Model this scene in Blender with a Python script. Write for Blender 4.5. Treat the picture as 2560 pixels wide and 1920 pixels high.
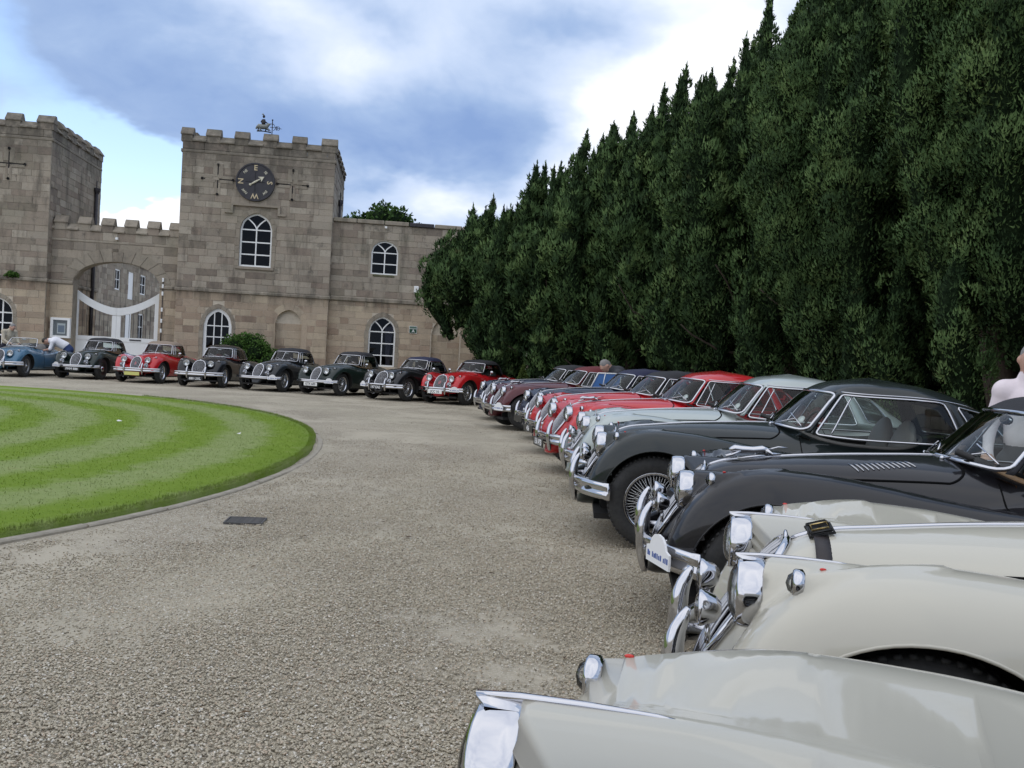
import bpy, math, random
import numpy as np
from mathutils import Vector, Matrix
R = math.radians
sc = bpy.context.scene
for _o in list(bpy.data.objects):
    bpy.data.objects.remove(_o)

# ------------------------------------------------------------------ camera
cd = bpy.data.cameras.new('camera')
cd.sensor_width = 36.0
cd.lens = 36.0 * 2300.0 / 2560.0
cd.clip_start = 0.05
cd.clip_end = 4000.0
cam = bpy.data.objects.new('camera', cd)
sc.collection.objects.link(cam)
CAMH = 1.38
cam.matrix_world = (Matrix.Translation((0, 0, CAMH)) @ Matrix.Rotation(math.pi / 2 - math.atan(57 / 2300.0), 4, 'X')
                    @ Matrix.Rotation(0.055, 4, 'Z'))
sc.camera = cam

# ------------------------------------------------------------------ sky, sun, exposure
SUN_EL, SUN_AZ = R(58), R(-125)          # azimuth from +Y towards +X
world = bpy.data.worlds.new('World')
sc.world = world
world.use_nodes = True
wn, wl = world.node_tree.nodes, world.node_tree.links
wn.clear()


class NB:
    """tiny node-building helper"""
    def __init__(s, tree):
        s.t, s.n, s.l = tree, tree.nodes, tree.links

    def put(s, sock, v):
        if v is None:
            return
        if hasattr(v, 'is_output') or isinstance(v, bpy.types.NodeSocket):
            s.l.new(v, sock)
        else:
            sock.default_value = v

    def new(s, typ, **kw):
        n = s.n.new(typ)
        for k, v in kw.items():
            setattr(n, k, v)
        return n

    def math(s, op, a, b=None, c=None, clamp=False):
        n = s.new('ShaderNodeMath', operation=op, use_clamp=clamp)
        s.put(n.inputs[0], a)
        s.put(n.inputs[1], b)
        s.put(n.inputs[2], c)
        return n.outputs[0]

    def vmath(s, op, a, b=None, out=0):
        n = s.new('ShaderNodeVectorMath', operation=op)
        s.put(n.inputs[0], a)
        s.put(n.inputs[1], b)
        return n.outputs[out]

    def noise(s, vec, scale, detail=4, rough=0.55, dist=0.0, out='Fac'):
        n = s.new('ShaderNodeTexNoise')
        s.put(n.inputs['Vector'], vec)
        n.inputs['Scale'].default_value = scale
        n.inputs['Detail'].default_value = detail
        n.inputs['Roughness'].default_value = rough
        n.inputs['Distortion'].default_value = dist
        return n.outputs[out]

    def voro(s, vec, scale, feature='F1', out='Distance', rand=1.0):
        n = s.new('ShaderNodeTexVoronoi', feature=feature)
        s.put(n.inputs['Vector'], vec)
        n.inputs['Scale'].default_value = scale
        n.inputs['Randomness'].default_value = rand
        return n.outputs[out]

    def ramp(s, fac, stops, interp='LINEAR'):
        n = s.new('ShaderNodeValToRGB')
        cr = n.color_ramp
        cr.interpolation = interp
        while len(cr.elements) < len(stops):
            cr.elements.new(0.5)
        for e, (p, c) in zip(cr.elements, stops):
            e.position = p
            e.color = (*c, 1) if len(c) == 3 else c
        s.put(n.inputs[0], fac)
        return n.outputs[0]

    def mix(s, fac, a, b, blend='MIX'):
        n = s.new('ShaderNodeMix', data_type='RGBA', blend_type=blend)
        s.put(n.inputs[0], fac)
        for i, v in ((6, a), (7, b)):
            s.put(n.inputs[i], (*v, 1) if isinstance(v, tuple) and len(v) == 3 else v)
        return n.outputs[2]

    def mapr(s, v, a, b, c=0.0, d=1.0, smooth=True):
        n = s.new('ShaderNodeMapRange')
        n.interpolation_type = 'SMOOTHSTEP' if smooth else 'LINEAR'
        s.put(n.inputs[0], v)
        for i, q in enumerate((a, b, c, d)):
            n.inputs[1 + i].default_value = q
        return n.outputs[0]


wb = NB(world.node_tree)
sky = wb.new('ShaderNodeTexSky', sky_type='NISHITA', sun_disc=False)
sky.sun_elevation = SUN_EL
sky.sun_rotation = SUN_AZ
sky.air_density, sky.dust_density, sky.ozone_density = 1.0, 0.7, 2.0
tc = wb.new('ShaderNodeTexCoord')
D = tc.outputs['Generated']
sx = wb.new('ShaderNodeSeparateXYZ')
wb.put(sx.inputs[0], D)
zz = wb.math('MAXIMUM', sx.outputs[2], 0.0)
zden = wb.math('ADD', zz, 0.36)
px = wb.math('DIVIDE', sx.outputs[0], zden)
py = wb.math('DIVIDE', sx.outputs[1], zden)
cv = wb.new('ShaderNodeCombineXYZ')
wb.put(cv.inputs[0], px)
wb.put(cv.inputs[1], py)
cvec = cv.outputs[0]
warp = wb.vmath('SCALE', wb.vmath('SUBTRACT', wb.noise(cvec, 1.3, 4, 0.5, out='Color'), (0.5, 0.5, 0.5)))
warp.node.inputs[3].default_value = 0.55
cw = wb.vmath('ADD', cvec, warp)


def _dir(x, y):
    """direction of the sky seen at a point of the picture, as azimuth and elevation would give it"""
    dx, dy = x - 1280, y - 960
    u = dx * math.cos(.055) + dy * math.sin(.055)
    v = -dx * math.sin(.055) + dy * math.cos(.055) + 57
    return Vector((u, 2300.0, -v)).normalized()


dw = wb.vmath('ADD', D, (0, 0, 0))
wv = wb.vmath('SCALE', wb.vmath('SUBTRACT', wb.noise(cvec, 2.6, 5, 0.6, out='Color'), (0.5, 0.5, 0.5)))
wv.node.inputs[3].default_value = 0.16
dw = wb.vmath('ADD', D, wv)


def blobs(lst):
    """cloud banks: soft elliptical masses at given directions"""
    tot = None
    for (x, y, rx, ry, amp) in lst:
        d = _dir(x, y)
        right = Vector((d.y, -d.x, 0)).normalized()
        up = right.cross(d)
        a = wb.math('DIVIDE', wb.vmath('DOT_PRODUCT', dw, tuple(right), out=1), rx / 2300.0)
        b = wb.math('DIVIDE', wb.vmath('DOT_PRODUCT', wb.vmath('SUBTRACT', dw, tuple(d)), tuple(up), out=1), ry / 2300.0)
        r2 = wb.math('ADD', wb.math('MULTIPLY', a, a), wb.math('MULTIPLY', b, b))
        front = wb.mapr(wb.vmath('DOT_PRODUCT', D, tuple(d), out=1), 0.2, 0.6)
        g = wb.math('MULTIPLY', wb.math('EXPONENT', wb.math('MULTIPLY', r2, -1.0)), front)
        g = wb.math('MULTIPLY', g, amp)
        tot = g if tot is None else wb.math('ADD', tot, g)
    return tot


n_big = wb.noise(cw, 0.9, 6, 0.55)
n_det = wb.noise(cw, 3.2, 6, 0.6)
cover = wb.math('ADD', n_big, wb.math('MULTIPLY', wb.math('SUBTRACT', n_det, 0.5), 0.30))
cover = wb.math('ADD', cover, 0.33)
cover = wb.math('ADD', cover, blobs([(340, 410, 190, 130, -1.0), (0, 120, 190, 150, -0.62), (880, 545, 80, 50, -0.25),
                                     (1150, 330, 900, 330, 0.35), (330, 552, 150, 45, 1.15), (1700, 200, 350, 350, 0.4), (500, 190, 460, 120, 0.25)]))
alpha = wb.mapr(cover, 0.40, 0.68)
# brightness of the cloud: white billows against blue-grey bellies
lum = wb.math('MULTIPLY', wb.math('SUBTRACT', wb.noise(cw, 1.3, 5, 0.5), 0.5), 0.95)
lum = wb.math('ADD', lum, wb.math('MULTIPLY', wb.math('SUBTRACT', wb.noise(cw, 3.8, 6, 0.6), 0.5), 0.48))
lum = wb.math('ADD', lum, 0.53)
lum = wb.math('ADD', lum, blobs([(890, 160, 150, 110, 0.26), (700, 40, 130, 60, 0.26), (330, 548, 160, 70, 0.7), (1760, 160, 230, 260, 0.55),
                                 (1560, 330, 130, 120, 0.40), (1420, 430, 90, 90, 0.25), (1130, 500, 220, 60, 0.26), (1110, 70, 130, 60, 0.14),
                                 (1180, 300, 260, 110, -0.26), (1500, 70, 260, 60, -0.30), (420, 250, 430, 90, -0.22), (990, 45, 110, 50, -0.22),
                                 (250, 90, 200, 60, -0.08), (1000, 395, 200, 60, -0.12), (700, 340, 220, 60, -0.06)]))
ccol = wb.ramp(wb.mapr(lum, 0.20, 0.95, smooth=False),
               [(0.0, (1.45, 2.2, 3.9)), (0.25, (2.15, 2.95, 4.5)), (0.48, (3.4, 4.1, 5.4)), (0.70, (4.3, 4.85, 5.9)), (0.90, (5.7, 6.0, 6.5)), (1.0, (6.4, 6.55, 6.9))])
blue = wb.mix(1.0, sky.outputs[0], (1.5, 1.42, 1.42), 'MULTIPLY')
skyc = wb.mix(alpha, blue, ccol)
bg = wb.new('ShaderNodeBackground')
wb.put(bg.inputs[0], skyc)
bg.inputs[1].default_value = 0.12
wo = wb.new('ShaderNodeOutputWorld')
wl.new(bg.outputs[0], wo.inputs[0])

sl = bpy.data.lights.new('sun', 'SUN')
sl.energy = 1.0
sl.angle = R(120)
sl.color = (1.0, 0.89, 0.73)
sun = bpy.data.objects.new('sun', sl)
sc.collection.objects.link(sun)
_sd = Vector((math.cos(SUN_EL) * math.sin(SUN_AZ), math.cos(SUN_EL) * math.cos(SUN_AZ), math.sin(SUN_EL)))
sun.rotation_euler = (-_sd).to_track_quat('-Z', 'Y').to_euler()
sun.location = (0, 0, 50)

vs = sc.view_settings
vs.view_transform = 'Standard'
vs.look = 'None'
vs.exposure = 0.60
vs.gamma = 1.0
vs.use_curve_mapping = False
sc.cycles.max_bounces = 8
sc.cycles.transparent_max_bounces = 16
sc.cycles.use_denoising = True


# ------------------------------------------------------------------ helpers
def put(o, name=None, parent=None, loc=None, rz=None):
    sc.collection.objects.link(o)
    if parent is not None:
        o.parent = parent
    if loc is not None:
        o.location = loc
    if rz is not None:
        o.rotation_euler = (0, 0, rz)
    return o


def thing(name, label, cat, loc=(0, 0, 0), rz=0.0, group=None):
    o = bpy.data.objects.new(name, None)
    o.empty_display_size = 0.2
    put(o, loc=loc, rz=rz)
    return tag(o, label, cat, group)


def tag(o, label=None, cat=None, group=None, kind=None):
    for k, v in (('label', label), ('category', cat), ('group', group), ('kind', kind)):
        if v:
            o[k] = v
    return o


def mesh(name, V, F, nmat=1, fm=None, smooth=True, normals=None):
    me = bpy.data.meshes.new(name)
    V = np.asarray(V, dtype=np.float32).reshape(-1, 3)
    if isinstance(F, np.ndarray):
        n, k = F.shape
        me.vertices.add(len(V))
        me.vertices.foreach_set('co', V.ravel())
        me.loops.add(n * k)
        me.loops.foreach_set('vertex_index', F.astype(np.int32).ravel())
        me.polygons.add(n)
        me.polygons.foreach_set('loop_start', np.arange(0, n * k, k, dtype=np.int32))
        try:
            me.polygons.foreach_set('loop_total', np.full(n, k, dtype=np.int32))
        except Exception:
            pass
    else:
        me.from_pydata(V.tolist(), [], [list(map(int, f)) for f in F])
    me.update(calc_edges=True)
    me.validate(verbose=False)
    if smooth and len(me.polygons):
        me.polygons.foreach_set('use_smooth', np.ones(len(me.polygons), dtype=bool))
    if fm is not None:
        for _ in range(nmat):
            me.materials.append(None)
        me.polygons.foreach_set('material_index', np.asarray(fm, dtype=np.int32))
    if normals is not None:
        me.normals_split_custom_set_from_vertices([tuple(n) for n in normals])
    me.update()
    return me


def ob(name, me, mats, parent=None, loc=None, rot=None, scale=None):
    o = bpy.data.objects.new(name, me)
    if not isinstance(mats, (list, tuple)):
        mats = [mats]
    if len(me.materials) == 0:
        for _ in mats:
            me.materials.append(None)
    for i, m in enumerate(mats):
        o.material_slots[i].link = 'OBJECT'
        o.material_slots[i].material = m
    put(o, parent=parent, loc=loc)
    if rot is not None:
        o.rotation_euler = rot
    if scale is not None:
        o.scale = scale
    return o


def part(name, VF, mats, parent=None, smooth=True, **k):
    return ob(name, mesh(name, VF[0], VF[1], smooth=smooth), mats, parent, **k)


def join(*gs):
    V, F, n = [], [], 0
    for v, f in gs:
        v = np.asarray(v, float).reshape(-1, 3)
        V.append(v)
        F += [[int(i) + n for i in q] for q in f]
        n += len(v)
    return np.concatenate(V), F


def xf(g, M):
    v = np.asarray(g[0], float).reshape(-1, 3)
    A = np.array(M)
    return v @ A[:3, :3].T + A[:3, 3], g[1]


def move(g, x=0, y=0, z=0):
    return np.asarray(g[0], float) + np.array([x, y, z]), g[1]


def box(x0, x1, y0, y1, z0, z1):
    v = [(x0, y0, z0), (x1, y0, z0), (x1, y1, z0), (x0, y1, z0), (x0, y0, z1), (x1, y0, z1), (x1, y1, z1), (x0, y1, z1)]
    f = [(0, 3, 2, 1), (4, 5, 6, 7), (0, 1, 5, 4), (1, 2, 6, 5), (2, 3, 7, 6), (3, 0, 4, 7)]
    return np.array(v, float), f


def bbox_bev(x0, x1, y0, y1, z0, z1, b):
    """box with chamfered edges, 44 triangles"""
    X, Y, Z = (x0, x1), (y0, y1), (z0, z1)
    V, idx = [], {}
    for i in (0, 1):
        for j in (0, 1):
            for k in (0, 1):
                s = [1 if q == 0 else -1 for q in (i, j, k)]
                c = [X[i], Y[j], Z[k]]
                for a in range(3):
                    p = [c[q] + (s[q] * b if q != a else 0) for q in range(3)]
                    idx[(i, j, k, a)] = len(V)
                    V.append(p)
    F = []
    for a in range(3):
        b1, c1 = (a + 1) % 3, (a + 2) % 3
        for s in (0, 1):
            q = []
            for (u, w) in ((0, 0), (1, 0), (1, 1), (0, 1)):
                t = [0, 0, 0]
                t[a], t[b1], t[c1] = s, u, w
                q.append(idx[(*t, a)])
            F.append(q if s else q[::-1])
    for a in range(3):
        b1, c1 = (a + 1) % 3, (a + 2) % 3
        for u in (0, 1):
            for w in (0, 1):
                t0, t1 = [0, 0, 0], [0, 0, 0]
                t0[a], t1[a] = 0, 1
                for t in (t0, t1):
                    t[b1], t[c1] = u, w
                q = [idx[(*t0, b1)], idx[(*t1, b1)], idx[(*t1, c1)], idx[(*t0, c1)]]
                F.append(q if (u ^ w) == 0 else q[::-1])
    for i in (0, 1):
        for j in (0, 1):
            for k in (0, 1):
                q = [idx[(i, j, k, a)] for a in range(3)]
                F.append(q if (i + j + k) % 2 else q[::-1])
    return np.array(V, float), F


def tube(path, r, n=8, closed=False, cap=True, up=None):
    P = np.asarray(path, float)
    m = len(P)
    r = np.broadcast_to(np.asarray(r, float), (m,))
    T = np.zeros_like(P)
    if closed:
        T = np.roll(P, -1, 0) - np.roll(P, 1, 0)
    else:
        T[1:-1] = P[2:] - P[:-2]
        T[0], T[-1] = P[1] - P[0], P[-1] - P[-2]
    T /= np.linalg.norm(T, axis=1)[:, None] + 1e-12
    ref = np.array([0, 0, 1.0]) if up is None else np.asarray(up, float)
    if abs(T[0] @ ref) > 0.9:
        ref = np.array([1.0, 0, 0])
    N = np.cross(ref, T[0])
    N /= np.linalg.norm(N)
    V = []
    a = np.linspace(0, 2 * np.pi, n, endpoint=False)
    for i in range(m):
        N = N - T[i] * (N @ T[i])
        N /= np.linalg.norm(N) + 1e-12
        B = np.cross(T[i], N)
        V.append(P[i] + r[i] * (np.cos(a)[:, None] * N + np.sin(a)[:, None] * B))
    V = np.concatenate(V)
    F = []
    for i in range(m if closed else m - 1):
        j = (i + 1) % m
        for k in range(n):
            l = (k + 1) % n
            F.append((i * n + k, i * n + l, j * n + l, j * n + k))
    if cap and not closed:
        F.append(tuple(range(n))[::-1])
        F.append(tuple((m - 1) * n + k for k in range(n)))
    return V, F


def lathe(prof, n=24, axis='z', close=False):
    """prof: (radius, height) pairs; spun about an axis"""
    a = np.linspace(0, 2 * np.pi, n, endpoint=False)
    V = []
    for r, h in prof:
        V += [(r * math.cos(t), r * math.sin(t), h) for t in a]
    F = []
    m = len(prof)
    for i in range(m if close else m - 1):
        j = (i + 1) % m
        for k in range(n):
            l = (k + 1) % n
            F.append((i * n + k, i * n + l, j * n + l, j * n + k))
    V = np.array(V, float)
    if axis == 'x':
        V = V[:, [2, 0, 1]]
    elif axis == 'y':
        V = V[:, [1, 2, 0]]
    return V, F


def gridf(P, closed_u=False):
    """P: (m, n, 3) array of points -> quads"""
    m, n = P.shape[:2]
    F = []
    for i in range(m if closed_u else m - 1):
        for j in range(n - 1):
            q = (i + 1) % m
            F.append((i * n + j, q * n + j, q * n + j + 1, i * n + j + 1))
    return P.reshape(-1, 3), F


def ball(c, r, n=10, m=7):
    rx, ry, rz = (r, r, r) if np.isscalar(r) else r
    V, F = [(0, 0, 1)], []
    for i in range(1, m):
        t = math.pi * i / m
        V += [(math.sin(t) * math.cos(2 * math.pi * k / n), math.sin(t) * math.sin(2 * math.pi * k / n), math.cos(t)) for k in range(n)]
    V.append((0, 0, -1))
    for k in range(n):
        l = (k + 1) % n
        F.append((0, 1 + k, 1 + l))
        for i in range(m - 2):
            a = 1 + i * n
            F.append((a + k, a + n + k, a + n + l, a + l))
        F.append((1 + (m - 2) * n + k, len(V) - 1, 1 + (m - 2) * n + l))
    return np.array(V) * (rx, ry, rz) + np.array(c, float), F


# ------------------------------------------------------------------ materials
def pmat(name, col=(0.5, 0.5, 0.5), rough=0.5, metal=0.0, coat=0.0, spec=0.5, sheen=0.0):
    m = bpy.data.materials.new(name)
    m.use_nodes = True
    b = m.node_tree.nodes['Principled BSDF']
    b.inputs['Base Color'].default_value = (*col, 1)
    b.inputs['Roughness'].default_value = rough
    b.inputs['Metallic'].default_value = metal
    b.inputs['Coat Weight'].default_value = coat
    b.inputs['Coat Roughness'].default_value = 0.03
    b.inputs['Specular IOR Level'].default_value = spec
    if sheen:
        b.inputs['Sheen Weight'].default_value = sheen
    return m, b, NB(m.node_tree)


def bump(nb, b, h, strength=0.3, dist=0.01):
    n = nb.new('ShaderNodeBump')
    n.inputs['Strength'].default_value = strength
    n.inputs['Distance'].default_value = dist
    nb.put(n.inputs['Height'], h)
    nb.put(b.inputs['Normal'], n.outputs[0])


def noisy(name, c0, c1, scale, rough=0.6, bmp=0.2, bd=0.005, bscale=None, **k):
    m, b, nb = pmat(name, c0, rough, **k)
    co = nb.new('ShaderNodeTexCoord').outputs['Object']
    f = nb.noise(co, scale, 6, 0.6)
    nb.put(b.inputs['Base Color'], nb.ramp(f, [(0.3, c0), (0.7, c1)]))
    if bmp:
        bump(nb, b, nb.noise(co, bscale or scale * 3, 5, 0.6), bmp, bd)
    return m


def paint(name, col, flake=0.0, dust=0.03):
    m, b, nb = pmat(name, col, 0.45, metal=flake, coat=1.0 if max(col) > .1 else .75, spec=0.12)
    b.inputs['Coat Roughness'].default_value = 0.025
    co = nb.new('ShaderNodeTexCoord').outputs['Object']
    n1 = nb.noise(co, 7.0, 5, 0.6)
    n2 = nb.noise(co, 160.0, 2, 0.5)
    d = nb.math('MULTIPLY', nb.mapr(n1, 0.35, 0.8), dust)
    d = nb.math('ADD', d, nb.math('MULTIPLY', nb.mapr(n2, 0.66, 0.72), dust * .8))
    nb.put(b.inputs['Base Color'], nb.mix(d, col, (0.45, 0.43, 0.40)))
    nb.put(b.inputs['Roughness'], nb.math('ADD', nb.math('MULTIPLY', n1, 0.12), 0.38))
    nb.put(b.inputs['Coat Roughness'], nb.math('ADD', nb.math('MULTIPLY', d, 0.4), 0.075))
    return m


def glassmat(name, tint=(0.80, 0.86, 0.84), refl=1.0):
    m = bpy.data.materials.new(name)
    m.use_nodes = True
    nb = NB(m.node_tree)
    nb.n.clear()
    tr = nb.new('ShaderNodeBsdfTransparent')
    tr.inputs[0].default_value = (*tint, 1)
    gl = nb.new('ShaderNodeBsdfGlossy')
    gl.inputs['Roughness'].default_value = 0.0
    lw = nb.new('ShaderNodeLayerWeight')
    lw.inputs[0].default_value = 0.22
    f = nb.math('ADD', nb.math('MULTIPLY', lw.outputs['Fresnel'], refl), 0.015, clamp=True)
    mx = nb.new('ShaderNodeMixShader')
    nb.put(mx.inputs[0], f)
    nb.put(mx.inputs[1], tr.outputs[0])
    nb.put(mx.inputs[2], gl.outputs[0])
    o = nb.new('ShaderNodeOutputMaterial')
    nb.put(o.inputs[0], mx.outputs[0])
    return m


def text(name, s, size, mat, parent, M, ext=0.002, bold=False, extra=0.0):
    cu = bpy.data.curves.new(name, 'FONT')
    cu.body = s
    cu.size = size
    cu.extrude = ext
    cu.align_x = 'CENTER'
    cu.align_y = 'CENTER'
    cu.resolution_u = 2
    cu.offset = extra
    o = bpy.data.objects.new(name, cu)
    me = bpy.data.meshes.new_from_object(o)
    bpy.data.objects.remove(o)
    bpy.data.curves.remove(cu)
    me.transform(Matrix(M))
    return ob(name, me, mat, parent)
# ------------------------------------------------------------------ ground, lawn, kerb
rnd = random.Random(5)
np.random.seed(7)
LC, LR = (-13.4, 12.0), 11.2


def lawn_r(t):
    """edge of the lawn (a slightly flattened round) at angle t from its middle"""
    d = np.degrees(np.asarray(t, float)) % 360
    return np.interp(d, [0, 8, 15, 28, 45, 63, 80, 100, 135, 180, 225, 270, 300, 329.6, 340, 352, 360],
                     [10.74, 10.62, 10.60, 10.66, 10.90, 11.20, 11.36, 11.40, 11.40, 11.50, 11.9, 12.2, 12.15, 11.62, 11.27, 10.90, 10.74])


def edge_dist(x, y):
    """distance beyond the lawn's edge (negative on the grass)"""
    return np.hypot(x - LC[0], y - LC[1]) - lawn_r(np.arctan2(y - LC[1], x - LC[0]))



def gravel_mat():
    m, b, nb = pmat('gravel', (0.3, 0.28, 0.24), 0.9, spec=0.25)
    co = nb.new('ShaderNodeTexCoord').outputs['Object']
    c1 = nb.voro(co, 105, out='Color')
    d1 = nb.voro(co, 105, 'DISTANCE_TO_EDGE')
    sep = nb.new('ShaderNodeSeparateXYZ')
    nb.put(sep.inputs[0], c1)
    stone = nb.ramp(sep.outputs[0], [(0.0, (.20, .178, .135)), (.25, (.36, .315, .232)), (.5, (.45, .395, .295)), (.75, (.52, .46, .35)), (.93, (.60, .555, .465)), (1.0, (.72, .68, .60))])
    tint = nb.mix(nb.mapr(sep.outputs[1], .8, 1.0), stone, (.30, .21, .14))
    gap = nb.mapr(d1, 0.0, 0.09)
    gcol = nb.mix(gap, (.15, .13, .095), tint)
    sand = nb.mix(nb.noise(co, 110, 3, .6), (.36, .32, .24), (.52, .465, .365))
    big = nb.noise(co, 0.62, 5, 0.62, 0.6)
    fine = nb.noise(co, 7.0, 4, 0.6)
    k = nb.mapr(nb.math('ADD', big, nb.math('MULTIPLY', nb.math('SUBTRACT', fine, .5), .40)), .42, .64)
    k = nb.math('MULTIPLY', k, .85)
    col = nb.mix(k, gcol, sand)
    tone = nb.noise(co, 0.23, 3, .5)
    col = nb.mix(nb.mapr(tone, .35, .68, 0.0, .50), col, (.49, .435, .335))
    col = nb.mix(nb.mapr(nb.noise(co, 1.7, 5, .65), .56, .74, 0.0, .45), col, (.27, .225, .15))
    # a paler worn track round the ring of lawn
    ln = nb.vmath('LENGTH', nb.vmath('SUBTRACT', co, (LC[0], LC[1], 0)), out=1)
    tr = nb.math('MULTIPLY', nb.mapr(ln, 12.0, 13.2), nb.math('SUBTRACT', 1.0, nb.mapr(ln, 13.6, 15.2)))
    col = nb.mix(nb.math('MULTIPLY', tr, nb.math('MULTIPLY', nb.mapr(big, .3, .6), .5)), col, (.40, .36, .27))
    nb.put(b.inputs['Base Color'], col)
    h = nb.math('ADD', nb.math('MULTIPLY', gap, nb.math('SUBTRACT', 1.0, k)), nb.math('MULTIPLY', nb.noise(co, 160, 2, .5), .3))
    bump(nb, b, h, 0.6, 0.007)
    return m


M_GRAVEL = gravel_mat()
gN = 60
gx = np.concatenate([[-900, -300, -100], np.linspace(-45, 35, gN), [100, 300, 900]])
gy = np.concatenate([[-900, -200, -40], np.linspace(-10, 70, gN), [120, 300, 900]])
GX, GY = np.meshgrid(gx, gy, indexing='ij')
GZ = -0.004 + 0.008 * np.sin(GX * 1.3 + 1) * np.sin(GY * 0.9) - 0.01
g = part('gravel_ground', gridf(np.stack([GX, GY, GZ], -1)), M_GRAVEL)
tag(g, kind='structure')


def gn_scatter(name, pts, size, mat, squash, sub=1):
    me = bpy.data.meshes.new(name)
    me.vertices.add(len(pts))
    me.vertices.foreach_set('co', np.asarray(pts, np.float32).ravel())
    o = bpy.data.objects.new(name, me)
    put(o)
    ng = bpy.data.node_groups.new(name, 'GeometryNodeTree')
    ng.interface.new_socket('Geometry', in_out='INPUT', socket_type='NodeSocketGeometry')
    ng.interface.new_socket('Geometry', in_out='OUTPUT', socket_type='NodeSocketGeometry')
    N = ng.nodes
    i, out = N.new('NodeGroupInput'), N.new('NodeGroupOutput')
    ico = N.new('GeometryNodeMeshIcoSphere')
    ico.inputs['Radius'].default_value = 1.0
    ico.inputs['Subdivisions'].default_value = sub
    sp = N.new('GeometryNodeSetPosition')
    nz = N.new('ShaderNodeTexNoise')
    nz.inputs['Scale'].default_value = 0.9
    vs_ = N.new('ShaderNodeVectorMath')
    vs_.operation = 'SUBTRACT'
    vs_.inputs[1].default_value = (.5, .5, .5)
    ng.links.new(nz.outputs['Color'], vs_.inputs[0])
    ng.links.new(vs_.outputs[0], sp.inputs['Offset'])
    ng.links.new(ico.outputs['Mesh'], sp.inputs['Geometry'])
    ss = N.new('GeometryNodeSetShadeSmooth')
    ng.links.new(sp.outputs[0], ss.inputs[0])
    sm = N.new('GeometryNodeSetMaterial')
    sm.inputs['Material'].default_value = mat
    ng.links.new(ss.outputs[0], sm.inputs[0])
    iop = N.new('GeometryNodeInstanceOnPoints')
    ng.links.new(i.outputs[0], iop.inputs['Points'])
    ng.links.new(sm.outputs[0], iop.inputs['Instance'])
    r = N.new('FunctionNodeRandomValue')
    r.data_type = 'FLOAT_VECTOR'
    r.inputs[0].default_value = (-.35, -.35, 0)
    r.inputs[1].default_value = (.35, .35, 6.28)
    ng.links.new(r.outputs[0], iop.inputs['Rotation'])
    s = N.new('FunctionNodeRandomValue')
    s.data_type = 'FLOAT_VECTOR'
    s.inputs[0].default_value = (size[0], size[0] * .8, size[0] * squash)
    s.inputs[1].default_value = (size[1], size[1] * .85, size[1] * squash)
    s.inputs['Seed'].default_value = 3
    ng.links.new(s.outputs[0], iop.inputs['Scale'])
    ng.links.new(iop.outputs[0], out.inputs[0])
    md = o.modifiers.new('scatter', 'NODES')
    md.node_group = ng
    return o


def pebble_mat():
    m, b, nb = pmat('pebbles', (0.3, 0.28, 0.25), 0.85, spec=.3)
    r = nb.new('ShaderNodeObjectInfo').outputs['Random']
    col = nb.ramp(r, [(0.0, (.18, .158, .12)), (.2, (.32, .276, .20)), (.5, (.44, .388, .29)), (.74, (.50, .447, .345)), (.85, (.43, .335, .24)), (.94, (.56, .515, .43)), (1.0, (.68, .64, .56))])
    nb.put(b.inputs['Base Color'], col)
    return m


M_PEB = pebble_mat()


def value_noise(x, y, seed, sc_):
    rs = np.random.RandomState(seed)
    T = rs.rand(64, 64)
    u, v = x * sc_ + 100, y * sc_ + 100
    i, j = np.floor(u).astype(int), np.floor(v).astype(int)
    a, b = u - i, v - j
    a, b = a * a * (3 - 2 * a), b * b * (3 - 2 * b)
    g_ = lambda p, q: T[p % 64, q % 64]
    return (g_(i, j) * (1 - a) + g_(i + 1, j) * a) * (1 - b) + (g_(i, j + 1) * (1 - a) + g_(i + 1, j + 1) * a) * b


n = 760000
Y = 1.2 + 14.5 * np.random.rand(n) ** 1.5
X = (np.random.rand(n) * 1.9 - 1.35) * (Y * .62 + 1.2)
keep = (edge_dist(X, Y) > .20) & (X < 2.2)
dens = 0.45 * value_noise(X, Y, 1, .7) + .3 * value_noise(X, Y, 2, 2.1) + .25 * value_noise(X, Y, 3, 5.5)
keep &= np.random.rand(n) < np.clip((dens - .33) * 3.2, .03, 1) * np.clip((15.5 - Y) / 9, 0, 1) * np.clip((2.2 - X) / .5, 0, 1) * np.clip((X / (Y * .62 + 1.2) + 1.35) / .4, 0, 1)
P = np.c_[X, Y, np.full(n, -.008)][keep]
og = gn_scatter('loose_gravel', P, (.0028, .0082), M_PEB, .62)
tag(og, 'loose grey and buff gravel strewn over the drive', 'gravel', kind='stuff')


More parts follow.
